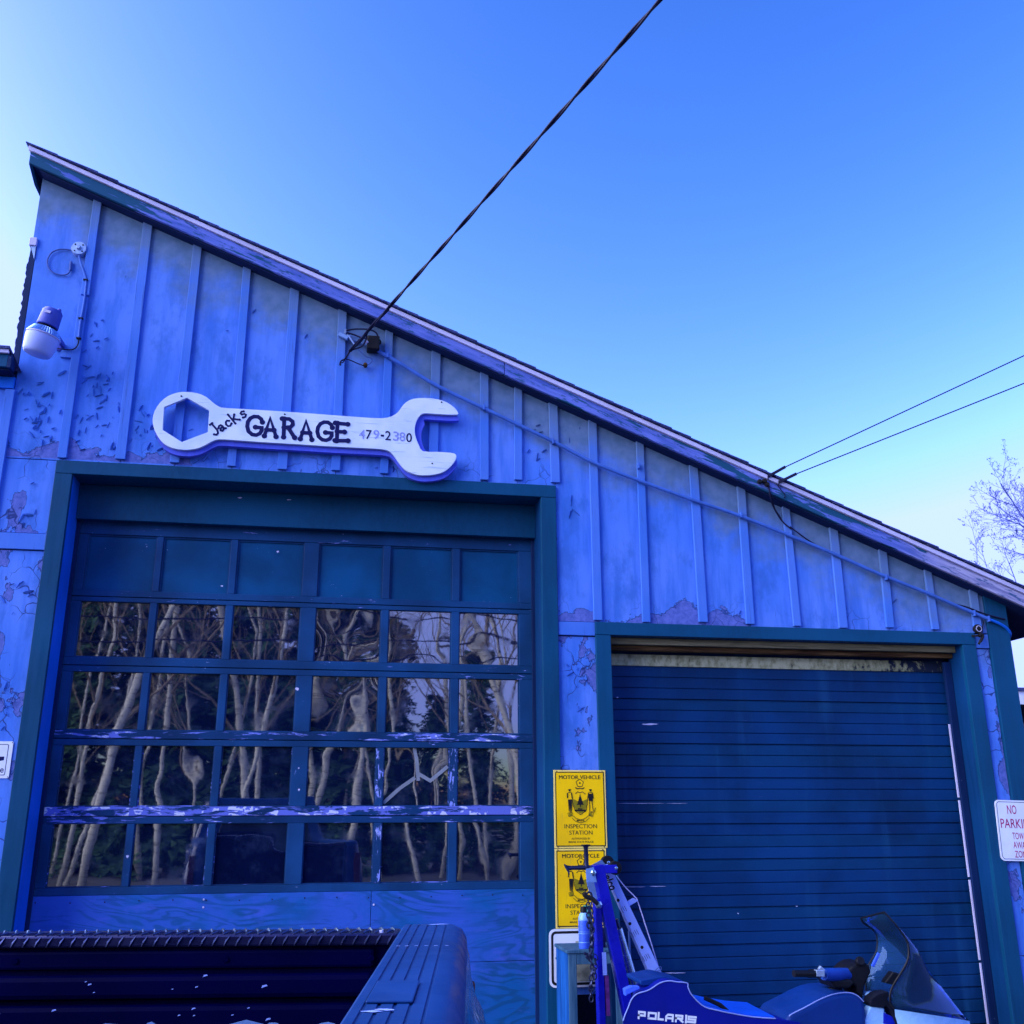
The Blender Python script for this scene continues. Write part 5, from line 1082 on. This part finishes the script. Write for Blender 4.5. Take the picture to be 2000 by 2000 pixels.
# tank cover
tk = [zk(*p) for p in ((-60, 1405), (-20, 1320), (10, 1275), (60, 1230), (300, 1110), (500, 1000), (700, 915), (850, 878), (1000, 866), (1100, 880), (1190, 925), (1290, 1020), (1335, 1150), (1345, 1405))]
tp = [P(*p, YN + 0.01) for p in tk]
tp2 = tp + [Vector((tp[-1].x, YN + 0.01, 0.48)), Vector((tp[0].x, YN + 0.01, 0.48))]
MB().prism(tp2, (0, DS - 0.03, 0)).obj('tank_cover', M['seatgrey'], S, bevel=0.022, seg=4)
MB().tube(spline([p + Vector((0, -0.001, 0)) for p in tp[2:12]], 3), 0.0024, 6).obj('piping', M['piping'], S, smooth=True)
c = P(*zk(800, 810), YN + 0.14); MB().lathe([(0.035, -0.03), (0.036, 0.0), (0.030, 0.008)], 20, Matrix.Translation(c)).obj('fuel_cap', M['black'], S, smooth=True)
# handlebar
hb = [P(*zk(*p), YN - 0.02 + dy) for p, dy in (((90, 540), 0.0), ((480, 545), 0.02), ((700, 560), 0.06), ((1060, 560), 0.14), ((1200, 520), 0.20))]
MB().tube(hb[:2], 0.0155, 12).obj('grip', M['black'], S, smooth=True)
MB().tube([hb[1] + Vector((0.012, 0, 0)), hb[2]], 0.011, 10).obj('handlebar', M['chrome'], S, smooth=True)
MB().tube([hb[1].lerp(hb[2], 0.55), hb[2].lerp(hb[3], 0.5), hb[3]], [0.026, 0.031, 0.030], 14).obj('bar_pad', M['grip'], S, smooth=True)
f2 = MB(); f2.beam(P(*zk(460, 530), YN - 0.005), P(*zk(600, 535), YN - 0.005), 0.028, 0.03); f2.beam(P(*zk(525, 430), YN - 0.005), P(*zk(600, 500), YN - 0.005), 0.018, 0.02); f2.obj('lever_clamp', M['galv'], S, bevel=0.003)
MB().tube([P(*zk(330, 590), YN + 0.0), P(*zk(560, 580), YN + 0.0)], 0.007, 6).obj('brake_lever', M['black'], S)
MB().prism([P(*zk(*p), YN + 0.08) for p in ((1020, 500), (1100, 420), (1190, 370), (1320, 350), (1400, 400), (1420, 520), (1360, 650), (1310, 760), (1280, 980), (1180, 880), (1160, 760), (1060, 700), (1000, 640))], (0, 0.16, 0)).obj('steering_head', M['black'], S, bevel=0.01)
MB().prism([P(*zk(*p), YN + 0.05) for p in ((700, 650), (1060, 640), (1150, 700), (1050, 800), (800, 800), (760, 720))], (0, 0.16, 0)).obj('console', M['black'], S, bevel=0.01)
MB().lathe([(0.020, -0.02), (0.022, 0.0), (0.018, 0.006), (0.0, 0.004)], 18, Matrix.Translation(P(*zk(1235, 325), YN + 0.07)) @ Matrix.Rotation(R(70), 4, 'X')).obj('kill_switch', M['black'], S, smooth=True)
hb2 = [Vector((p.x, 2 * (YN + DS / 2) - p.y, p.z)) for p in hb]
hb2 = [hb[4] + Vector((-0.02 * (4 - i), 0.10 + 0.07 * (4 - i), -0.012 * (4 - i))) for i in range(5)]
MB().tube(hb2[:2], 0.0155, 12).obj('grip', M['black'], S, smooth=True); MB().tube(hb2[1:], 0.011, 10).obj('handlebar', M['chrome'], S, smooth=True)
MB().tube([hb[3], hb[4], hb2[4]], 0.012, 10).obj('handlebar', M['black'], S, smooth=True)
# hood: pale shell with a dark side panel, nose pointing right
def hoodsec(x, zc, hw, top, n=9):    # half-ellipse section across
    yc = YN + DS / 2; r = []
    for i in range(n):
        w = math.pi * i / (n - 1); r.append((x, yc - hw * math.cos(w), zc + top * math.sin(w) ** 0.8))
    return r
hx = P(1690, 1985, YN).x
secs = [hoodsec(hx - 0.02, 0.40, 0.26, 0.31), hoodsec(hx + 0.10, 0.40, 0.30, 0.305), hoodsec(hx + 0.30, 0.38, 0.34, 0.29), hoodsec(hx + 0.55, 0.36, 0.36, 0.24), hoodsec(hx + 0.80, 0.34, 0.32, 0.15), hoodsec(hx + 0.98, 0.33, 0.2, 0.06)]
mb = MB(); n = 9
for k in range(len(secs) - 1): mb.add(secs[k] + secs[k + 1], [(i, i + 1, n + i + 1, n + i) for i in range(n - 1)])
mb.add(secs[0] + [(secs[0][0][0], YN + DS / 2, 0.3)], [tuple(range(n + 1))]); mb.obj('hood', M['hood'], S, smooth=True)
# windscreen base: pale fin, dark mount and pale ledge
MB().prism([P(*zk(*p), YN + 0.03) for p in ((1410, 1105), (1650, 1135), (1640, 1420), (1620, 1600), (1180, 1600), (1270, 1405))], (0, 0.05, 0)).obj('hood_fin', M['hood'], S, bevel=0.006)
MB().prism([P(*zk(*p), YN + 0.028) for p in ((1625, 1200), (1790, 1280), (1900, 1500), (1900, 1640), (1640, 1640))], (0, 0.05, 0)).obj('side_panel', M['hooddk'], S, bevel=0.005)
MB().prism([P(*zk(*p), YN + 0.02) for p in ((1430, 960), (1520, 890), (1620, 860), (1720, 850), (1735, 930), (1700, 980), (1760, 1060), (1830, 1160), (1920, 1405), (1990, 1640), (1930, 1640), (1840, 1400), (1760, 1180), (1690, 1090), (1650, 1130), (1410, 1100), (1400, 1040))], (0, 0.07, 0)).obj('screen_mount', M['dark'], S, bevel=0.006)
MB().prism([P(*zk(*p), YN + 0.09) for p in ((1310, 900), (1380, 850), (1440, 880), (1470, 850), (1525, 890), (1480, 950), (1440, 970), (1360, 960))], (0, 0.05, 0)).obj('dash_trim', M['hood'], S, bevel=0.004)
MB().prism([P(*zk(*p), YN + 0.16) for p in ((1660, 700), (1800, 510), (1920, 545), (1800, 740))], (0, 0.05, 0)).obj('gauge_pod', M['black'], S, bevel=0.006)
ledge = [P(*zw(*p), YN - 0.03 + dy) for p, dy in (((500, 1570), 0.0), ((700, 1600), -0.02), ((1000, 1645), -0.02), ((1300, 1690), 0.0), ((1590, 1740), 0.10))]
mb = MB(); n = len(ledge)
mb.add(ledge + [p + Vector((0.005, 0.01, -0.03)) for p in ledge] + [p + Vector((0.02, -0.02, -0.16)) for p in ledge], [(i, i + 1, n + i + 1, n + i) for i in range(n - 1)] + [(n + i, n + i + 1, 2 * n + i + 1, 2 * n + i) for i in range(n - 1)])
mb.obj('screen_ledge', M['hood'], S, smooth=True)
# windscreen: a raked sheet that wraps back on both sides
near = [zw(*p) for p in ((350, 160), (480, 300), (600, 450), (670, 560), (700, 660), (700, 820), (640, 960), (560, 1090), (470, 1240), (430, 1370), (440, 1490), (500, 1560))]
prow = [zw(*p) for p in ((350, 160), (470, 310), (590, 470), (690, 610), (790, 740), (900, 885), (1000, 1015), (1120, 1170), (1250, 1335), (1370, 1490), (1480, 1630), (1590, 1740))]
far = [zw(*p) for p in ((10, 250), (40, 310), (110, 360), (190, 420), (240, 500), (250, 600), (240, 720), (190, 820), (120, 930), (90, 1050), (80, 1180), (90, 1300))]
yc = YN + DS / 2
NR = [P(*p, YN + 0.00 - 0.02 * min(1, i / 5)) for i, p in enumerate(near)]
PR = [P(*p, yc - 0.02) for p in prow]; NR[0] = P(*near[0], yc - 0.06)
FR = [P(*p, YN + DS + 0.02) for p in far]
mb = MB(); m = len(NR); K = 5
grid = []
for i in range(m):
    row = []
    for q in range(K): t = q / (K - 1); v_ = NR[i].lerp(PR[i], t); v_ = v_ + Vector((0.02, -0.03, 0)) * math.sin(math.pi * t) * min(1, i / 4); row.append(v_)
    for q in range(1, K + 1): t = q / K; v_ = PR[i].lerp(FR[i], t); v_ = v_ + Vector((0.02, 0.02, 0)) * math.sin(math.pi * t) * min(1, i / 4); row.append(v_)
    grid.append(row)
wd = len(grid[0]); mb.add([v_ for r_ in grid for v_ in r_], [(i * wd + j, i * wd + j + 1, (i + 1) * wd + j + 1, (i + 1) * wd + j) for i in range(m - 1) for j in range(wd - 1)])
wso = mb.obj('windscreen', M['screen'], S, smooth=True)
sol = wso.modifiers.new('thickness', 'SOLIDIFY'); sol.thickness = 0.003
MB().tube(spline(NR, 2), 0.0045, 6).obj('screen_edge', M['black'], S, smooth=True)
MB().tube(spline(FR, 2), 0.0045, 6).obj('screen_edge', M['black'], S, smooth=True)
MB().tube(spline([FR[0], grid[0][-3], grid[0][-5], grid[0][K - 1]], 3), 0.0045, 6).obj('screen_edge', M['black'], S, smooth=True)
MB().beam(P(*zk(1550, 190), YN + 0.2), P(*zk(1440, 420), YN + 0.2), 0.014, 0.01).obj('mirror_stalk', M['canblue'], S, bevel=0.002)
# chassis below the frame of the photograph
MB().box(prof[0].x - 0.10, hx + 0.05, YN + 0.03, YN + DS - 0.03, 0.30, 0.50).obj('tunnel', M['ink'], S, bevel=0.01)
tr_ = MB(); pts = [Vector((prof[0].x - 0.25 + 0.15 * math.cos(w), 0, 0.16 + 0.145 * math.sin(w))) for w in [R(90 + 15 * i) for i in range(13)]] + [Vector((hx - 0.05 + 0.15 * math.cos(w), 0, 0.16 + 0.145 * math.sin(w))) for w in [R(-90 + 15 * i) for i in range(13)]]
tr_.prism([Vector((p.x, YN + 0.02, p.z)) for p in pts], (0, DS - 0.04, 0)).obj('track', M['dark'], S, bevel=0.01)
for yy in (YN - 0.28, YN + DS + 0.18):
    MB().prism([Vector((hx + 0.05, yy, 0.03)), Vector((hx + 0.95, yy, 0.03)), Vector((hx + 1.15, yy, 0.16)), Vector((hx + 1.13, yy, 0.18)), Vector((hx + 0.93, yy, 0.055)), Vector((hx + 0.05, yy, 0.05))], (0, 0.11, 0)).obj('ski', M['hooddk'], S, bevel=0.005)
    MB().beam((hx + 0.5, yy + 0.055, 0.05), (hx + 0.42, YN + DS / 2 + (0.2 if yy > YN else -0.2), 0.40), 0.035, 0.035).obj('ski_leg', M['black'], S)

# ------------------------------------------------------------------ pickup truck, backed up to the door
ta = R(7.6); TO = Vector((0.222, -4.075, 0)); tt = Vector((math.sin(ta), math.cos(ta), 0)); tn = Vector((math.cos(ta), -math.sin(ta), 0))
def T(r_, s_, z): return TO + tn * r_ + tt * s_ + Vector((0, 0, z))
TK = thing('pickup_truck', 'dark blue pickup backed up to the garage, its ribbed rail cap and tailgate showing', 'pickup truck', tuple(T(-0.8, -2.4, 0)))
def sweep(prof_, s0, s1, name, mat, mirror=False, n=2, bevel=0, smooth=False, parent=None, endround=None):
    sg = (lambda r_: -1.50 - r_) if mirror else (lambda r_: r_)
    ss = [s0 + (s1 - s0) * i / n for i in range(n + 1)]
    if endround: ss = ss[:-1] + [s1 - 0.09, s1 - 0.05, s1 - 0.02, s1]
    mb = MB(); m_ = len(prof_); rows_ = []
    for s_ in ss:
        d = max(0.0, (s_ - (s1 - 0.09)) / 0.09) if endround else 0.0
        k_ = 1.0 - (1 - math.sqrt(max(0, 1 - d * d))) * (endround or 0)
        rows_.append([T(sg(r_ if r_ < 0 else r_ * k_ + (0)), s_, z - 0.012 * d * d) for r_, z in prof_])
    mb.add([v_ for r_ in rows_ for v_ in r_], [(i * m_ + j, i * m_ + (j + 1) % m_, (i + 1) * m_ + (j + 1) % m_, (i + 1) * m_ + j) for i in range(len(rows_) - 1) for j in range(m_)] + [tuple(range(m_)), tuple((len(rows_) - 1) * m_ + j for j in reversed(range(m_)))])
    return mb.obj(name, mat, parent or TK, smooth=smooth, bevel=bevel)
ZR = 1.40
cap = [(-0.062, ZR - 0.035), (-0.064, ZR - 0.006), (-0.058, ZR)]
for gx in (-0.046, -0.030, -0.012, 0.006, 0.024):
    cap += [(gx - 0.0022, ZR), (gx - 0.0014, ZR - 0.0018), (gx + 0.0014, ZR - 0.0018), (gx + 0.0022, ZR)]
cap += [(0.040, ZR - 0.001), (0.055, ZR - 0.008), (0.064, ZR - 0.024), (0.066, ZR - 0.045)]
body = [(-0.055, ZR - 0.04), (0.060, ZR - 0.03), (0.070, ZR - 0.06), (0.074, ZR - 0.10), (0.082, ZR - 0.13), (0.098, ZR - 0.16), (0.112, ZR - 0.22), (0.124, ZR - 0.32), (0.128, ZR - 0.45), (0.118, ZR - 0.62), (0.10, ZR - 0.80), (-0.03, ZR - 0.82), (-0.05, ZR - 0.5)]
for mir in (False, True):
    sweep(cap, -2.32, 0.0, 'rail_cap', M['truckcap'], mir, 3, smooth=True, endround=0.75)
    sweep(body, -2.34, 0.03, 'bedside', M['truckpaint'], mir, 8, smooth=True, endround=0.6)
# stake pocket cover
def tbox(r0, r1, s0, s1, z0, z1, name, mat, parent=None, bevel=0.0):
    return MB().hexa([T(r0, s0, z0), T(r1, s0, z0), T(r1, s1, z0), T(r0, s1, z0)], [T(r0, s0, z1), T(r1, s0, z1), T(r1, s1, z1), T(r0, s1, z1)]).obj(name, mat, parent or TK, bevel=bevel)
tbox(-0.046, 0.008, -0.98, -0.83, ZR + 0.0004, ZR + 0.0035, 'pocket_cover', M['truckcap'], bevel=0.002)
mb = MB()
for r_ in (-0.05, -0.036, -0.02, -0.004, 0.012, 0.03): mb.add([T(r_, -0.44, ZR + 0.0006), T(r_ + 0.006, -0.44, ZR + 0.0006), T(r_ + 0.006, -0.436, ZR + 0.0006), T(r_, -0.436, ZR + 0.0006)], [(0, 1, 2, 3)])
mb.obj('scuff_mark', M['harm'], TK)
rs2 = random.Random(4); mb = MB()
for cs, cr_ in ((-1.02, -0.02), (-1.03, -0.035), (-0.09, 0.0), (-0.085, 0.015)):
    n = 9; mb.add([T(cr_ + 0.014 * math.cos(2 * math.pi * i / n) * rs2.uniform(0.5, 1.1), cs + 0.006 * math.sin(2 * math.pi * i / n) * rs2.uniform(0.4, 1.2), ZR + 0.0009) for i in range(n)], [tuple(range(n))])
mb.obj('scratch', M['harm'], TK)
# tailgate: inner face with pressed ribs, tread plate cap
TG = -0.10
tg = tbox(-1.43, -0.075, TG, TG + 0.055, 0.80, ZR - 0.035, 'tailgate', M['bedliner'])
for z0, z1, d in ((ZR - 0.074, ZR - 0.040, 0.012), (ZR - 0.126, ZR - 0.083, 0.022), (ZR - 0.190, ZR - 0.135, 0.022), (ZR - 0.260, ZR - 0.200, 0.022), (ZR - 0.34, ZR - 0.27, 0.022), (ZR - 0.43, ZR - 0.35, 0.022)):
    tbox(-1.40, -0.115, TG - d, TG - 0.0005, z0, z1, 'pressed_rib', M['bedliner'], tg, 0.010)
tp_ = tbox(-1.435, -0.07, TG - 0.020, TG + 0.075, ZR - 0.034, ZR - 0.012, 'tread_plate', M['tread'], tg, 0.004)
mb = MB(); mb2 = MB()
for i in range(60):
    r_ = -1.42 + i * 0.0225
    mb.tube([T(r_, TG - 0.018, ZR - 0.0108), T(r_ + 0.006, TG + 0.0, ZR - 0.0088), T(r_ + 0.012, TG + 0.018, ZR - 0.0108)], [0.0012, 0.0028, 0.0012], 5)
    mb2.tube([T(r_ + 0.014, TG + 0.022, ZR - 0.0108), T(r_ + 0.008, TG + 0.040, ZR - 0.0088), T(r_ + 0.002, TG + 0.058, ZR - 0.0108)], [0.0012, 0.0028, 0.0012], 5)
    mb.tube([T(r_ + 0.003, TG - 0.0212, ZR - 0.032), T(r_ + 0.007, TG - 0.0218, ZR - 0.023), T(r_ + 0.013, TG - 0.0205, ZR - 0.014)], [0.001, 0.0024, 0.001], 5)
o = mb.obj('tread_bar', M['treadbar'], tg, smooth=True); o['kind'] = 'stuff'
o = mb2.obj('tread_bar', M['chrome'], tg, smooth=True); o['kind'] = 'stuff'  # far row in brighter metal, glints put into its colour
for r_ in (-0.12, -0.40, -0.80, -1.2):
    MB().lathe([(0.006, 0), (0.005, 0.003)], 10, Matrix.Translation(T(r_, TG - 0.0125, ZR - 0.057)) @ Matrix.Rotation(R(90), 4, 'X')).obj('rivet', M['bedliner'], tg)
MB().lathe([(0.006, 0), (0.004, 0.004)], 10, Matrix.Translation(T(-0.105, TG + 0.0, ZR - 0.012))).obj('rivet', M['drip'], tg)
tbox(-1.45, -0.06, -2.36, 0.0, 0.76, 0.80, 'bed_floor', M['bedliner']); tbox(-1.45, -0.06, -2.36, -2.32, 0.76, ZR - 0.03, 'bed_front', M['bedliner'])
mb = MB()
for i in range(14): r_ = -1.38 + i * 0.1; a_ = [T(r_, -2.3, 0.801), T(r_ + 0.05, -2.3, 0.801), T(r_ + 0.05, -0.15, 0.801), T(r_, -0.15, 0.801)]; mb.hexa(a_, [p + Vector((0, 0, 0.012)) for p in a_])
mb.obj('floor_rib', M['bedliner'], TK)
# paint debris lying on the ribs
mb = MB()
for i in range(26):
    r_ = rs2.uniform(-1.0, -0.16); zz_ = rs2.choice((ZR - 0.094, ZR - 0.105, ZR - 0.115, ZR - 0.150, ZR - 0.158)) + rs2.uniform(-0.01, 0.01); s_ = TG - 0.0228; w_ = rs2.uniform(0.002, 0.006)
    mb.add([T(r_, s_, zz_), T(r_ + w_ * 2, s_, zz_ + w_ * 0.6), T(r_ + w_ * 1.6, s_, zz_ + w_), T(r_ + w_ * 0.4, s_, zz_ + w_ * 0.8)], [(0, 1, 2, 3)])
mb.obj('bird_dropping', M['harm'], tg)
for i, (r_, w_) in enumerate(((-0.60, 0.05), (-0.53, 0.02), (-0.36, 0.065), (-0.30, 0.02), (-0.20, 0.03))):
    n = 9; MB().prism([T(r_ + w_ * math.cos(2 * math.pi * q / n) * 0.7 * rs2.uniform(0.8, 1.2), TG - 0.0225, ZR - 0.176 + 0.016 * math.sin(2 * math.pi * q / n) * rs2.uniform(0.5, 1.0)) for q in range(n)], tt * -0.002).obj('paint_splash', M['hgrey'], tg)
# cab, lamps and wheels, behind the photographer
def trap(r0, r1, s0, s1, z0, z1, ir, is0, is1, name, mat, parent=None, bevel=0.03):
    return MB().hexa([T(r0, s0, z0), T(r1, s0, z0), T(r1, s1, z0), T(r0, s1, z0)], [T(r0 + ir, s0 + is0, z1), T(r1 - ir, s0 + is0, z1), T(r1 - ir, s1 - is1, z1), T(r0 + ir, s1 - is1, z1)]).obj(name, mat, parent or TK, bevel=bevel)
trap(-1.62, 0.10, -5.6, -2.42, 0.55, 1.28, 0.0, 0.05, 0.0, 'cab_body', M['truckpaint']); trap(-1.56, 0.04, -4.2, -2.44, 1.281, 1.86, 0.16, 0.55, 0.14, 'cab_roof', M['truckpaint'])
trap(-1.40, -0.12, -2.47, -2.435, 1.33, 1.78, 0.10, -0.11, 0.115, 'rear_window', M['carglass'], bevel=0.002)
for s_ in (-0.72, -4.75):
    for r_ in (-1.52, 0.02):
        f_ = Matrix.Translation(T(r_, s_, 0.39)) @ Matrix.Rotation(-ta, 4, 'Z') @ Matrix.Rotation(R(90), 4, 'Y')
        wh = MB().lathe([(0.22, -0.10), (0.34, -0.115), (0.385, -0.09), (0.39, 0.0), (0.385, 0.09), (0.34, 0.115), (0.22, 0.10)], 32, f_).obj('wheel', M['tyre'], TK, smooth=True)
        MB().lathe([(0.0, -0.085), (0.10, -0.095), (0.22, -0.085), (0.222, 0.085), (0.10, 0.095), (0.0, 0.085)], 28, f_).obj('rim', M['rim'], wh, smooth=True)
for r_ in (0.052, -1.565):
    tbox(r_ - 0.03, r_ + 0.03, 0.032, 0.045, 0.95, 1.28, 'tail_lamp', M['lampred'], bevel=0.006)
tbox(-1.50, 0.0, 0.04, 0.12, 0.52, 0.68, 'bumper', M['chrome'], bevel=0.015)
# ------------------------------------------------------------------ trees
def grow(seed, H_, levels, spread, r0, kids, twist=0.35, upw=0.25, lean=(0, 0), nseg=6, bud=False, first=0.28, shrink=0.62):
    rg = random.Random(seed); tr = MB(); br = MB()
    def branch(p, d, L, r_, lv):
        n = nseg if lv == 0 else (4 if lv < 3 else 3); pts = [p.copy()]; rr_ = [r_]; dd = d.copy()
        for i in range(n):
            dd = (dd + Vector((rg.gauss(0, 1), rg.gauss(0, 1), rg.gauss(0, 0.6))) * twist * 0.25 + Vector((0, 0, upw * 0.25))).normalized()
            pts.append(pts[-1] + dd * (L / n)); rr_.append(r_ * (1 - (0.55 if lv == 0 else 0.72) * (i + 1) / n))
        (tr if lv == 0 else br).tube(pts, rr_, 8 if lv == 0 else (5 if lv == 1 else 3), caps=(lv == 0))
        if lv >= levels - 1:
            if bud:
                e = pts[-1]; s_ = r_ * 1.2 + 0.008
                br.add([e + Vector((rg.gauss(0, s_), rg.gauss(0, s_), rg.gauss(0, s_))) for _ in range(4)], [(0, 1, 2), (0, 2, 3), (0, 3, 1)])
            return
        k = kids[lv]
        for j in range(k):
            t = first + (1 - first) * (j + rg.random()) / k if lv == 0 else 0.18 + 0.82 * (j + rg.random()) / k
            i = min(n - 1, int(t * n)); f = t * n - i; q = pts[i].lerp(pts[i + 1], f); base = (pts[i + 1] - pts[i]).normalized()
            a = base.orthogonal().normalized(); w = rg.uniform(0, 2 * math.pi) + j * 2.4; a = (a * math.cos(w) + base.cross(a) * math.sin(w))
            nd = (base * math.cos(spread) + a * math.sin(spread) + Vector((0, 0, upw * 0.4))).normalized()
            branch(q, nd, L * shrink * rg.uniform(0.65, 1.1) * (1.05 - 0.45 * t), max(0.004, rr_[i] * (0.5 if lv == 0 else 0.6)), lv + 1)
    branch(Vector((0, 0, -0.05)), Vector((lean[0], lean[1], 1)).normalized(), H_, r0, 0)
    return tr, br
def plant(name, label, cat, group, parts, loc, rz=0.0, sc=1.0):
    e = bpy.data.objects.new(name, None); COL.objects.link(e); e.location = loc; e.rotation_euler = (0, 0, rz); e.scale = (sc, sc, sc); tag(e, label, cat, group)
    for pn, me in parts:
        o = bpy.data.objects.new(pn, me); COL.objects.link(o); o.parent = e
    return e
def meshes(tr, br, m1, m2, n2='crown', smooth=True):
    a = tr.mesh('trunk', smooth); a.materials.append(m1); b = br.mesh(n2, False); b.materials.append(m2); return [('trunk', a), (n2, b)]

# bare tree beyond the right corner
tr, br = grow(21, 9.2, 6, R(46), 0.15, [18, 9, 6, 4, 3], 0.5, 0.30, (0, 0), 8, True, 0.05, 0.52)
pA = meshes(tr, br, M['twig'], M['twig'])
q = P(2215, 1330, 15.0)
plant('budding_tree', 'bare budding tree rising beyond the right end of the garage roof', 'tree', None, pA, (q.x, 15.0, 0), 0.4, 1.0).scale = (1.0, 1.0, 0.98)

# neighbouring house glimpsed past the right corner
hx0 = P(1986, 1345, 9.0).x; hz = P(1990, 1352, 9.0).z
NB = thing('neighbour_house', 'pale house with a dark roof edge glimpsed past the right corner board', 'building', (hx0 + 4, 12, 0))
MB().box(hx0 + 0.12, hx0 + 8, 9.1, 15, 0, hz - 0.5).obj('wall', M['dark'], NB); MB().box(hx0, hx0 + 8.1, 9.0, 9.03, hz - 0.20, hz + 0.02).obj('fascia', M['white'], NB); MB().box(hx0 - 0.02, hx0 + 8.1, 8.96, 15.1, hz + 0.021, hz + 0.075).obj('roof', M['shingle'], NB)
rb = random.Random(8)
LG = thing('log_pile', 'dark stack of split logs under the eave of the pale house', 'log pile', (hx0 + 1.5, 8.6, 0))
for i in range(24):
    z_ = 0.12 + 0.21 * (i // 2); x_ = hx0 + 0.12 + 0.22 * (i % 2) + rb.uniform(-0.06, 0.06); r_ = rb.uniform(0.085, 0.11)
    MB().tube([(x_, 8.3 + rb.uniform(-0.08, 0.08), z_), (x_, 8.9, z_)], r_, 9).obj('log', M['twig'] if i % 3 else M['bark'], LG)

# woods across the road, seen only as reflections in the panes
va = [meshes(*grow(s_, h_, 5, R(40), r0_, [9, 5, 4, 2], 0.42, 0.30, (0, 0), 8, False, f_, 0.46), mm, M['bark']) for s_, h_, r0_, f_, mm in ((1, 13, 0.085, 0.34, M['birch']), (2, 12, 0.065, 0.26, M['birch']), (3, 14, 0.105, 0.24, M['birch']), (4, 11, 0.06, 0.2, M['birch']))]
rw = random.Random(12); rx = random.Random(31)
pos_ = [(-7.6, -19.5), (-6.4, -21), (-5.6, -18.6), (-4.4, -20.4), (-3.5, -22.5), (-2.9, -18.9), (-1.9, -20.8), (-1.1, -19.3), (-0.3, -22), (0.6, -19.8), (1.4, -21.3), (2.3, -19), (3.0, -22.4), (3.9, -20.2), (4.9, -18.8), (5.8, -21.8), (7.2, -19.7), (-9.4, -20.5), (9.2, -21), (-12, -22), (12, -20)] + [(-9.5 + 19.0 * (i + rx.random()) / 14, -19.5 - rx.uniform(0, 6.5)) for i in range(14)]
for i, (x, y) in enumerate(pos_):
    v_ = (0, 1, 2, 0, 3, 1)[i % 6]
    plant('bare_birch' if v_ != 3 else 'bare_maple', 'pale-trunked leafless birch in the woods across the road' if v_ != 3 else 'slender many-branched leafless maple in the woods across the road', 'tree', 'birches across the road' if v_ != 3 else 'maples across the road', va[v_], (x + rw.uniform(-0.3, 0.3), y - 0.8, 0), rw.uniform(0, 6.3), rw.uniform(0.85, 1.15))
def conifer(seed, H_):
    rg = random.Random(seed); tr = MB().tube([(0, 0, -0.05), (0.03, 0.02, H_ * 0.5), (0, 0, H_)], [0.2, 0.12, 0.02], 8); cr = MB()
    z_ = 0.7
    while z_ < H_ - 0.2:
        k = 1 - z_ / H_; Lr = 0.35 + 2.6 * k ** 0.9
        for j in range(7):
            w = rg.uniform(0, 6.283); L = Lr * rg.uniform(0.6, 1.1); dx, dy = math.cos(w), math.sin(w)
            nS = int(5 + L * 7)
            for s_ in range(nS):
                t = (s_ + rg.random()) / nS; c = Vector((dx * L * t, dy * L * t, z_ - 0.35 * L * t * t + rg.gauss(0, 0.05))); ww = 0.20 * (1.15 - t) + 0.07
                for sd in (-1, 1):
                    e = c + Vector((dx * 0.16 - dy * sd * ww * 1.7, dy * 0.16 + dx * sd * ww * 1.7, -0.05 + rg.gauss(0, 0.07)))
                    f = c + Vector((dx * 0.10, dy * 0.10, rg.gauss(0, 0.05))) ; cr.add([c, e, f + Vector((-dy * sd * 0.05, dx * sd * 0.05, -0.10))], [(0, 1, 2)])
        z_ += 0.24
    return meshes(tr, cr, M['bark'], M['needle'])
cv = [conifer(1, 9.5), conifer(2, 11.0)]
cpos = [(-11, -24), (-9.2, -26), (-7.8, -23.6), (-6.2, -25.5), (-4.9, -23.8), (-3.6, -26), (-2.4, -24.2), (-1.0, -25.8), (0.4, -24.0), (1.9, -26.4), (3.4, -25), (5.2, -27), (7.5, -25), (10, -26), (-13.5, -25.5), (13, -25)]
for i, (x, y) in enumerate(cpos):
    plant('spruce_tree', 'dark green spruce in the woods across the road', 'tree', 'spruces across the road', cv[i % 2], (x, y - 3.5, 0), rw.uniform(0, 6.3), rw.uniform(0.75, 1.1) * (0.8 if x > 1 else 1.25))
